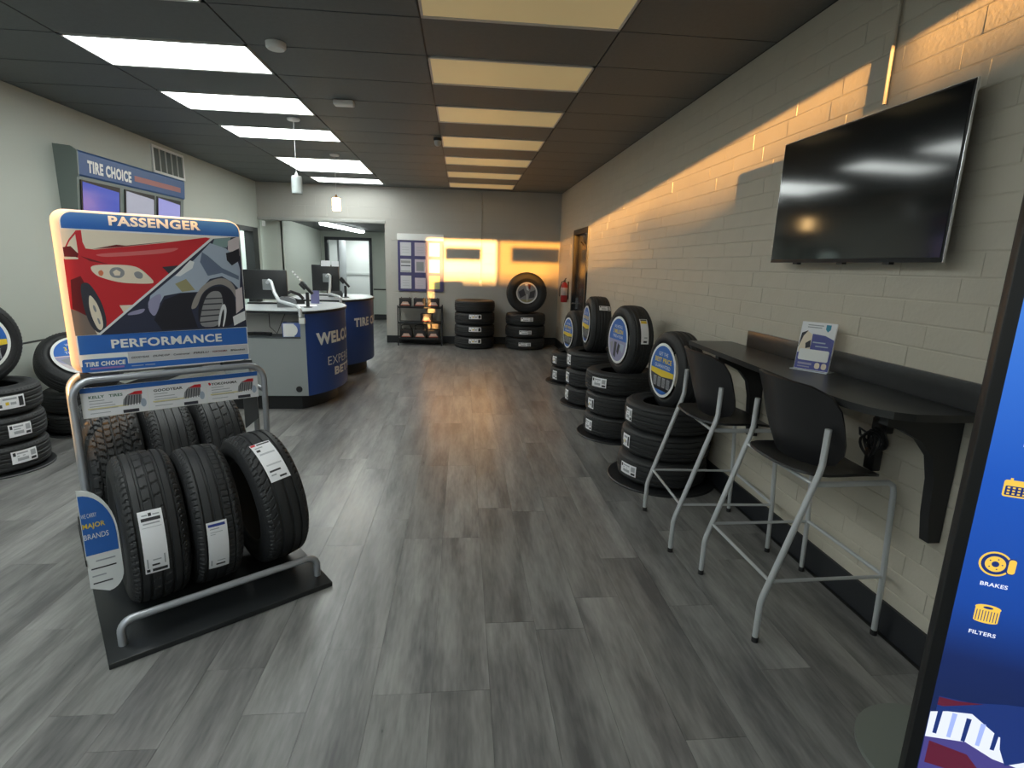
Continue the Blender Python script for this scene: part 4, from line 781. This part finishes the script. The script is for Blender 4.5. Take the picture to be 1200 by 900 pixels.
for k, (a0, a1, nm, c_) in enumerate(scr):
    m_ = mat(nm, (.01, .01, .01), .12, emit=c_, es=.9)
    MB().add([(fx(z)+d_, y, z) for y, z, d_ in ((a0, 1.78, .012), (a1, 1.78, .012), (a1, 2.345, .012), (a0, 2.345, .012), (a0, 1.78, -.02), (a1, 1.78, -.02), (a1, 2.345, -.02), (a0, 2.345, -.02))], [(0, 1, 2, 3), (0, 4, 5, 1), (1, 5, 6, 2), (2, 6, 7, 3), (3, 7, 4, 0)]).build('bezel', blackm, mb_, 0)
    s_ = MB().add([(fx(z)+.0135, y, z) for y, z in ((a0+.02, 1.80), (a1-.02, 1.80), (a1-.02, 2.295), (a0+.02, 2.33))], [(0, 1, 2, 3)]).build('screen', m_, mb_, 0)
    if k == 1:
        q = MB(); g_ = lambda y, z: (fx(z)+.0145, y, z)
        q.flat([(-.26, 1.82), (.28, 1.82), (.28, 2.03), (.2, 2.10), (.17, 2.03), (.05, 2.05), (-.05, 2.08), (-.1, 2.03), (-.26, 2.06)], A('dark'), g_); q.build('picture', A('dark'), s_, 0, fix=False)
    if k == 0:
        q = MB(); rect(q, -.98, 1.82, -.41, 2.06, mat('screen rose', (.02, .02, .02), .4, emit=(.4, .2, .3), es=.8), lambda y, z: (fx(z)+.0145, y, z)); q.build('picture', MATS['screen rose'], s_, 0, fix=False)
v = thing('air_vent', 'white louvred air vent high on the left wall', 'air vent', (XL, 8.12, 2.842))
MB().box((.001, -.38, -.15), (.006, .38, .15)).build('backing', mat('vent dark', (.10, .12, .11), .6), v)
MB().box((.001, -.40, -.17), (.02, .40, -.14)).box((.001, -.40, .14), (.02, .40, .17)).box((.001, -.40, -.14), (.02, -.37, .14)).box((.001, .37, -.14), (.02, .40, .14)).build('frame', white, v)
for k in range(1, 5): MB().box((.004, -.37+k*.148-.012, -.14), (.016, -.37+k*.148+.012, .14)).build('louvre', mat('louvre', (.5, .52, .5), .5), v)
# ================================================================= SERVICE DESKS
dgrey = mat('desk grey laminate', (.30, .325, .325), .42, noise=.04, nscale=3)
topm = mat('white desk top', (.66, .69, .71), .22)
def desk(label, ox, oy, lines):
    t = thing('service_desk', label, 'service desk', (ox, oy, 0), group='service desks')
    # local: x 0 = corner of curved front, y 0 = near panel; length 1.4
    Rr, cy = 1.1, .70; cx = -sqrt(Rr*Rr-.49); a0 = math.asin(.70/Rr)
    arc = lambda R, dy=0, n=18: [(cx+R*cos(-a0+2*a0*i/n), cy+R*sin(-a0+2*a0*i/n)) for i in range(n+1)]
    MB().prism([(-.86, .08), (-.1, .08)]+[(cx+.98*cos(a), cy+.98*sin(a)) for a in [(-a0+2*a0*i/14)*.9 for i in range(15)]]+[(-.1, 1.32), (-.86, 1.32)], 0.001, .17).build('plinth', blackm, t)
    MB().prism(arc(Rr)+arc(Rr-.025)[::-1], .17, 1.065, None).build('front_panel', navyb, t, 20)
    MB().prism([(-.86, 0), (-.004, 0)]+arc(Rr-.03)+[(-.004, 1.4), (-.86, 1.4)], .17, .80).build('lower_cabinet', dgrey, t, 20)
    MB().box((-.055, 0, .80), (-.004, .03, 1.065)).build('corner_post', dgrey, t)
    MB().box((-.86, 0, .80), (-.83, .03, 1.065)).build('corner_post', dgrey, t); MB().box((-.86, .30, .80), (-.02, .33, 1.065)).build('back_panel', mat('pale cubby panel', (.62, .62, .60), .5), t); MB().box((-.86, 1.37, .80), (-.01, 1.4, 1.065)).build('end_panel', dgrey, t)
    MB().box((-.83, -.004, .801), (-.055, .30, .812)).build('shelf_edge', mat('shelf edge', (.08, .09, .1), .5), t)
    MB().prism([(-.88, -.015), (-.03, -.015)]+arc(Rr+.02)[0:]+[(-.03, 1.415), (-.88, 1.415)], 1.066, 1.092).build('worktop_edge', blackm, t, 20)
    MB().prism([(-.87, -.005), (-.03, -.005)]+arc(Rr+.008)[0:]+[(-.03, 1.405), (-.87, 1.405)], 1.0925, 1.098).build('worktop', topm, t, 20)
    MB().lathe([(0, 0), (.033, 0), (.033, .006), (.026, .008), (0, .008)], None, 24).xf(Matrix.Translation((-.10, 0, .245)) @ Matrix.Rotation(pi/2, 4, 'X')).build('cable_grommet', blackp, t)
    q = MB()
    for s_, y0, y1, z0, z1, bo in lines:
        f = lambda u, z: (cx+(Rr+.0025)*cos(-a0+u/Rr), cy+(Rr+.0025)*sin(-a0+u/Rr), z)
        if s_ == '-': rect(q, y0, z0, y1, z1, inkgrey, f); continue
        text(q, s_, y0, z0, y1, z1, white, f, bo)
    q.build('lettering', white, t, 0, fix=False)
    return t
desk('grey service desk with curved blue WELCOME front, nearer the viewer', -1.667, 5.95, [('WELCOME', .13, 1.22, .71, .85, .05), ('-', .2, .8, .615, .618, 0), ('EXPERIENCE', .30, 1.30, .465, .565, -.005), ('BETTER', .42, 1.2, .335, .43, .045)])
desk('grey service desk with curved blue front, farther from the viewer', -1.625, 7.80, [('TIRE CHOICE', .15, 1.3, .70, .83, .05), ('-', .4, 1.1, .635, .65, 0)])
WT = 1.0985
def monitor(label, x, y, w, h, zc, rz, arm, card=False):
    t = thing('monitor', label, 'monitor', (x, y, WT), (0, 0, rz), 'monitors on the service desks'); z = zc-WT
    MB().box((-w/2, -.012, z-h/2), (w/2, .025, z+h/2), None, .006).build('housing', blackm, t)
    MB().box((-w/2+.012, .0255, z-h/2+.012), (w/2-.012, .0265, z+h/2-.012)).build('screen', mat('tv glass', (0, 0, 0)), t)
    MB().box((-.055+arm[0], -.022, z-.06), (.055+arm[0], -.012, z+.06), None, .006).build('mount_plate', mat('arm plate', (.3, .32, .33), .35, metal=.5), t)
    MB().tube([(arm[0], -.025, z+.02), (arm[0]+.03, -.05, z+.05), (arm[0]+.06, -.06, z+.03)]+[tuple(p) for p in arm[1]], .019, None, 12).build('arm', mat('white arm', (.62, .64, .66), .3, metal=.2), t)
    if card:
        MB().box((-.05, -.03, z+h/2-.02), (.08, -.022, z+h/2+.06)).box((.10, -.03, z+h/2-.02), (.2, -.022, z+h/2+.055)).xf(Matrix.Identity(4)).build('taped_card', paper, t)
    return t
monitor('black monitor seen from behind on the nearer desk, silver arm', -2.28, 6.60, .50, .335, 1.337, radians(0), (.035, [(.16, -.18, .16), (.245, -.30, .075), (.53, -.60, .04), (.575, -.68, .02), (.58, -.69, -.06)]))
monitor('black monitor with white cards on top on the farther desk', -1.975, 8.20, .38, .37, 1.38, 0, (.02, [(.085, -.12, .16), (.09, -.2, .07), (.26, -.36, .035), (.295, -.435, .02), (.295, -.437, -.05)]), True)
def terminal(label, x, y, rz, striped):
    t = thing('card_terminal', label, 'card reader', (x, y, WT), (0, 0, rz), 'card readers on the service desks')
    MB().lathe([(0, 0), (.05, 0), (.05, .006), (.02, .012), (.018, .17), (0, .17)], None, 20).build('stand', blackm, t)
    Mx = Matrix.Translation((.0, 0, .22)) @ Matrix.Rotation(radians(50), 4, 'Y')
    MB().box((-.09, -.04, -.015), (.09, .04, .015), None, .006).box((-.085, -.036, -.04), (.0, .036, -.015), None, .004).xf(Mx).build('body', blackp, t)
    q = MB().box((-.08, -.033, .0155), (-.02, .033, .017)).xf(Mx).build('display', mat('terminal display', (.10, .12, .14), .2), t)
    q = MB()
    for i in range(3):
        for j in range(4): q.box((.0+j*.018, -.028+i*.02, .0152), (.012+j*.018, -.014+i*.02, .019))
    q.xf(Mx).build('keypad', mat('keys', (.3, .3, .3), .5), t)
    if striped:
        q = MB().box((-.24, -.03, .0), (-.09, .03, .008)).xf(Mx).build('card_holder', A('gray'), t); q2 = MB()
        for k in range(4): q2.box((-.235+k*.037, -.031, -.001), (-.215+k*.037, .031, .0095))
        q2.xf(Mx).build('stripe', white, q)
terminal('black card reader on a pole with a striped holder, nearer desk', -1.757, 6.42, radians(8), True)
terminal('black card reader on a pole, farther desk', -1.725, 8.32, radians(8), False)
def small(name, label, cat, mb, m, loc, rz=0, sm=30):
    o = mb.build(name, m, None, sm); o.location = loc; o.rotation_euler = (0, 0, rz); return tag(o, label, cat)
ph = thing('desk_phone', 'black desk phone with handset behind the nearer monitor', 'phone', (-2.06, 6.95, WT), (0, 0, .5))
MB().prism([(-.1, 0), (.1, 0), (.1, .03), (-.08, .10)], -.09, .09, None, lambda x, z, y: (x, y, z)).build('base', blackp, ph)
MB().tube([(-.09, -.06, .13), (-.05, -.06, .15), (.05, -.06, .11), (.09, -.06, .06)], .02).build('handset', blackp, ph); MB().tube([(-.09, -.08, .12), (-.12, -.14, .05), (-.05, -.16, .02), (.02, -.12, .01)], .004).build('cord', blackp, ph)
for lab, x, y in (('grey rounded receipt printer on the nearer desk beside the silver arm', -1.99, 6.42), ('grey rounded receipt printer on the farther desk', -1.90, 8.42)):
    p = thing('receipt_printer', lab, 'printer', (x, y, WT), (0, 0, .3), 'receipt printers')
    MB().prism([(-.1, 0), (.1, 0), (.105, .05), (.09, .09), (.04, .11), (-.05, .115), (-.1, .09)], -.08, .08, None, lambda x, z, y: (x, y, z)).build('body', mat('printer grey', (.16, .17, .18), .4), p)
    MB().box((-.03, -.06, .113), (.03, .06, .118)).build('paper_slot', ink, p); 
small('keyboard', 'black keyboard on the nearer desk behind the printer', 'keyboard', MB().box((-.2, -.06, 0), (.2, .06, .018), None, .004), blackp, (-2.36, 6.84, WT), .1)
small('keyboard', 'black keyboard on the farther desk', 'keyboard', MB().box((-.2, -.06, 0), (.2, .06, .02), None, .004), blackp, (-2.05, 8.62, WT), .1)
o = MB().box((-.055, -.003, 0), (.055, .003, .16)).box((-.055, 0, 0), (.055, .06, .004)).build('card_stand', mat('violet card', (.16, .16, .32), .5)); o.location = (-1.83, 7.02, WT); o.rotation_euler = (0, 0, -.2); tag(o, 'small violet card stand between the two desks monitors', 'card stand')
o = MB().box((-.14, -.1, 0), (.14, .1, .002)).build('paper_sheet', paper); o.location = (-1.87, 6.68, WT); o.rotation_euler = (0, 0, .3); tag(o, 'white paper sheet lying on the nearer desk', 'paper')
# cubby contents
bx = thing('supply_box', 'small blue and white box on the open shelf of the nearer desk', 'box', (-1.835, 6.075, .8125), (0, 0, .2))
MB().box((-.10, -.09, 0), (.10, .09, .15), None, .003).build('carton', mat('box blue', (.10, .16, .45), .5), bx); MB().lathe([(0, 0), (.07, 0), (.07, .006), (0, .006)], None, 24).xf(Matrix.Translation((-.015, -.0905, .075)) @ Matrix.Rotation(pi/2, 4, 'X')).build('roll_end', white, bx)
MB().box((-.09, -.0925, .005), (.02, -.0905, .145)).build('label', paper, bx); MB().box((-.06, -.05, .1505), (.06, .06, .1525)).build('top_label', A('lightblue'), bx)
o = MB().tube([(-2.33, 6.08, .832), (-2.23, 6.04, .842), (-2.13, 6.10, .83), (-2.06, 6.04, .83)], .016).tube([(-2.30, 6.14, .83), (-2.18, 6.08, .84), (-2.08, 6.14, .828)], .013).tube([(-2.12, 6.20, 1.05), (-2.11, 6.17, .90), (-2.02, 6.12, .83), (-1.95, 6.2, 1.04)], .004).build('cable_bundle', blackp); tag(o, 'black cables lying on the open shelf of the nearer desk', 'cables')
# monitor arm clamp box near desk corner
o = MB().box((-.03, -.02, 0), (.03, .02, .06), None, .004).build('cable_clip', white); o.location = (-1.69, 5.925, .965); tag(o, 'small white clip box on the corner of the nearer desk', 'clip')
# ================================================================= KIOSK AT THE RIGHT EDGE
KD = Vector((.87, -.48, 0)).normalized(); KN = Vector((-KD.y*-1, 0, 0))
kz = atan2(KD.y, KD.x)
kk = thing('digital_kiosk', 'tall black digital kiosk with blue service screen cut by the right edge', 'kiosk', (1.407, 1.295, 0), (0, 0, kz))
# local: x from left edge to the right 0..0.46, -y is the screen side
KW, KH = .46, 1.95
MB().box((0, 0, .03), (KW, .05, KH), None, .006).build('housing', blackm, kk)
MB().box((.032, -.003, .12), (KW-.032, 0, KH-.06)).build('screen', mat('kiosk screen', (.01, .02, .06), .2, emit=(.012, .085, .42), es=1.0), kk)
MB().prism([(.17+.26*cos(2*pi*i/40), .20+.25*sin(2*pi*i/40)) for i in range(40)], .001, .018).build('base_plate', mat('grey base plate', (.20, .22, .20), .4), kk)
MB().box((.12, .01, .018), (.34, .045, .04)).build('foot', blackm, kk)
E_ = lambda nm, c_, s=1: mat(nm, (.02, .02, .02), .3, emit=c_, es=s)
_n = MATS['kiosk screen'].node_tree; _t = _n.nodes.new('ShaderNodeTexCoord'); _s = _n.nodes.new('ShaderNodeSeparateXYZ'); _r = _n.nodes.new('ShaderNodeValToRGB')
_n.links.new(_t.outputs['Object'], _s.inputs[0]); _m = _n.nodes.new('ShaderNodeMath'); _m.operation = 'DIVIDE'; _m.inputs[1].default_value = 2; _n.links.new(_s.outputs['Z'], _m.inputs[0]); _n.links.new(_m.outputs[0], _r.inputs[0]); _n.links.new(_r.outputs[0], _n.nodes['Principled BSDF'].inputs['Emission Color'])
_e = _r.color_ramp.elements; _e[0].position = .20; _e[0].color = (.008, .016, .07, 1); _e[1].position = .95; _e[1].color = (.09, .28, .72, 1)
for _p, _c in ((.27, (.008, .018, .09)), (.36, (.010, .055, .30)), (.55, (.014, .085, .44)), (.7, (.035, .15, .58))): _x = _e.new(_p); _x.color = (*_c, 1)
ky, kw, kd, kb = E_('screen yellow', (.85, .55, .08)), E_('screen white', (.75, .8, .95)), E_('screen navy', (.01, .03, .16)), E_('screen pale', (.35, .45, .85))
q = MB(); L = lambda k: (lambda x, z: (x, -.0035-.0004*k, z))
x0 = .06
def kicon(kind, cx, cz, s):
    if kind == 'cal':
        q.flat(rrect(cx-s, cz-s*.8, cx+s, cz+s*.8, s*.2, 3), ky, L(1)); q.flat(rrect(cx-s*.85, cz-s*.65, cx+s*.85, cz+s*.25, s*.08, 3), kd, L(2))
        for i in range(4):
            for j in range(3): rect(q, cx-s*.7+i*s*.38, cz-s*.55+j*s*.28, cx-s*.5+i*s*.38, cz-s*.4+j*s*.28, ky, L(3))
        for dx in (-.5, .5): rect(q, cx+dx*s-.1*s, cz+s*.8, cx+dx*s+.1*s, cz+s, ky, L(2))
    if kind == 'brake':
        q.flat(ell(cx-s*.2, cz, s*.95, s*.95), ky, L(1)); q.flat(ell(cx-s*.2, cz, s*.82, s*.82), kd, L(2)); q.flat(ell(cx-s*.2, cz, s*.6, s*.6), ky, L(3)); q.flat(ell(cx-s*.2, cz, s*.22, s*.22), kd, L(4))
        for i in range(5): q.flat(ell(cx-s*.2+.4*s*cos(i*1.257), cz+.4*s*sin(i*1.257), s*.05, s*.05, 8), kd, L(4))
        q.flat(rrect(cx+s*.45, cz-s*.62, cx+s*.95, cz+s*.62, s*.2, 4), kd, L(4)); q.flat(rrect(cx+s*.52, cz-s*.55, cx+s*.95, cz+s*.55, s*.18, 4), ky, L(5))
    if kind == 'filter':
        rect(q, cx-s*.85, cz-s*.7, cx+s*.85, cz+s*.55, ky, L(1)); q.flat(ell(cx, cz+s*.55, s*.9, s*.3), ky, L(2)); q.flat(ell(cx, cz+s*.57, s*.35, s*.12), kd, L(3)); q.flat(ell(cx, cz-s*.7, s*.85, s*.22), ky, L(1))
        for i in range(8): rect(q, cx-s*.74+i*s*.2, cz-s*.72, cx-s*.68+i*s*.2, cz+s*.28, kd, L(3))
for ck, cz, nm in (('cal', KZ[0], ''), ('brake', KZ[1], 'BRAKES'), ('filter', KZ[2], 'FILTERS')):
    kicon(ck, KX, cz, {'cal': .030, 'brake': .039, 'filter': .033}[ck])
    if nm: text(q, nm, KX-.031, cz-.070, KX+.031, cz-.058, kw, L(3), .02)
for cz in (1.62, 1.5, 1.2): rect(q, .10, cz, .36, cz+.03, kw, L(1))
zt = KZ[3]
rect(q, .033, .125, KW-.033, zt-.10, E_('shop floor violet', (.06, .05, .22)), L(1))
q.flat([(.045, zt), (.12, zt+.005), (.2, zt+.03), (.30, zt+.05), (.415, zt+.06), (.415, zt-.10), (.2, zt-.08), (.13, zt-.03), (.045, zt-.05)], kd, L(2))
q.flat([(.033, zt-.06), (.13, zt-.02), (.28, zt-.0), (.42, zt-.02), (.42, zt-.19), (.3, zt-.17), (.2, zt-.16), (.13, zt-.13), (.033, zt-.15)], kw, L(1.5))
for k in range(5): q.flat([(.05+k*.035, zt-.04-k*.004), (.062+k*.035, zt-.04-k*.004), (.058+k*.035, zt-.13), (.048+k*.035, zt-.13)], kb if k % 2 else kd, L(3))
q.flat([(.2, zt-.05), (.28, zt-.03), (.27, zt-.14), (.23, zt-.17), (.21, zt-.12)], kd, L(3.5)); q.flat([(.24, zt-.06), (.36, zt-.05), (.36, zt-.12), (.27, zt-.11)], kb, L(2.5))
q.flat([(.045, zt-.002), (.09, zt), (.15, zt+.012), (.06, zt-.03), (.045, zt-.03)], E_('screen maroon', (.10, .01, .03)), L(4)); q.flat([(.045, zt-.16), (.14, zt-.17), (.2, zt-.24), (.045, zt-.24)], E_('screen maroon', (0, 0, 0)), L(4))
q.build('picture', ky, kk, 0, fix=False)
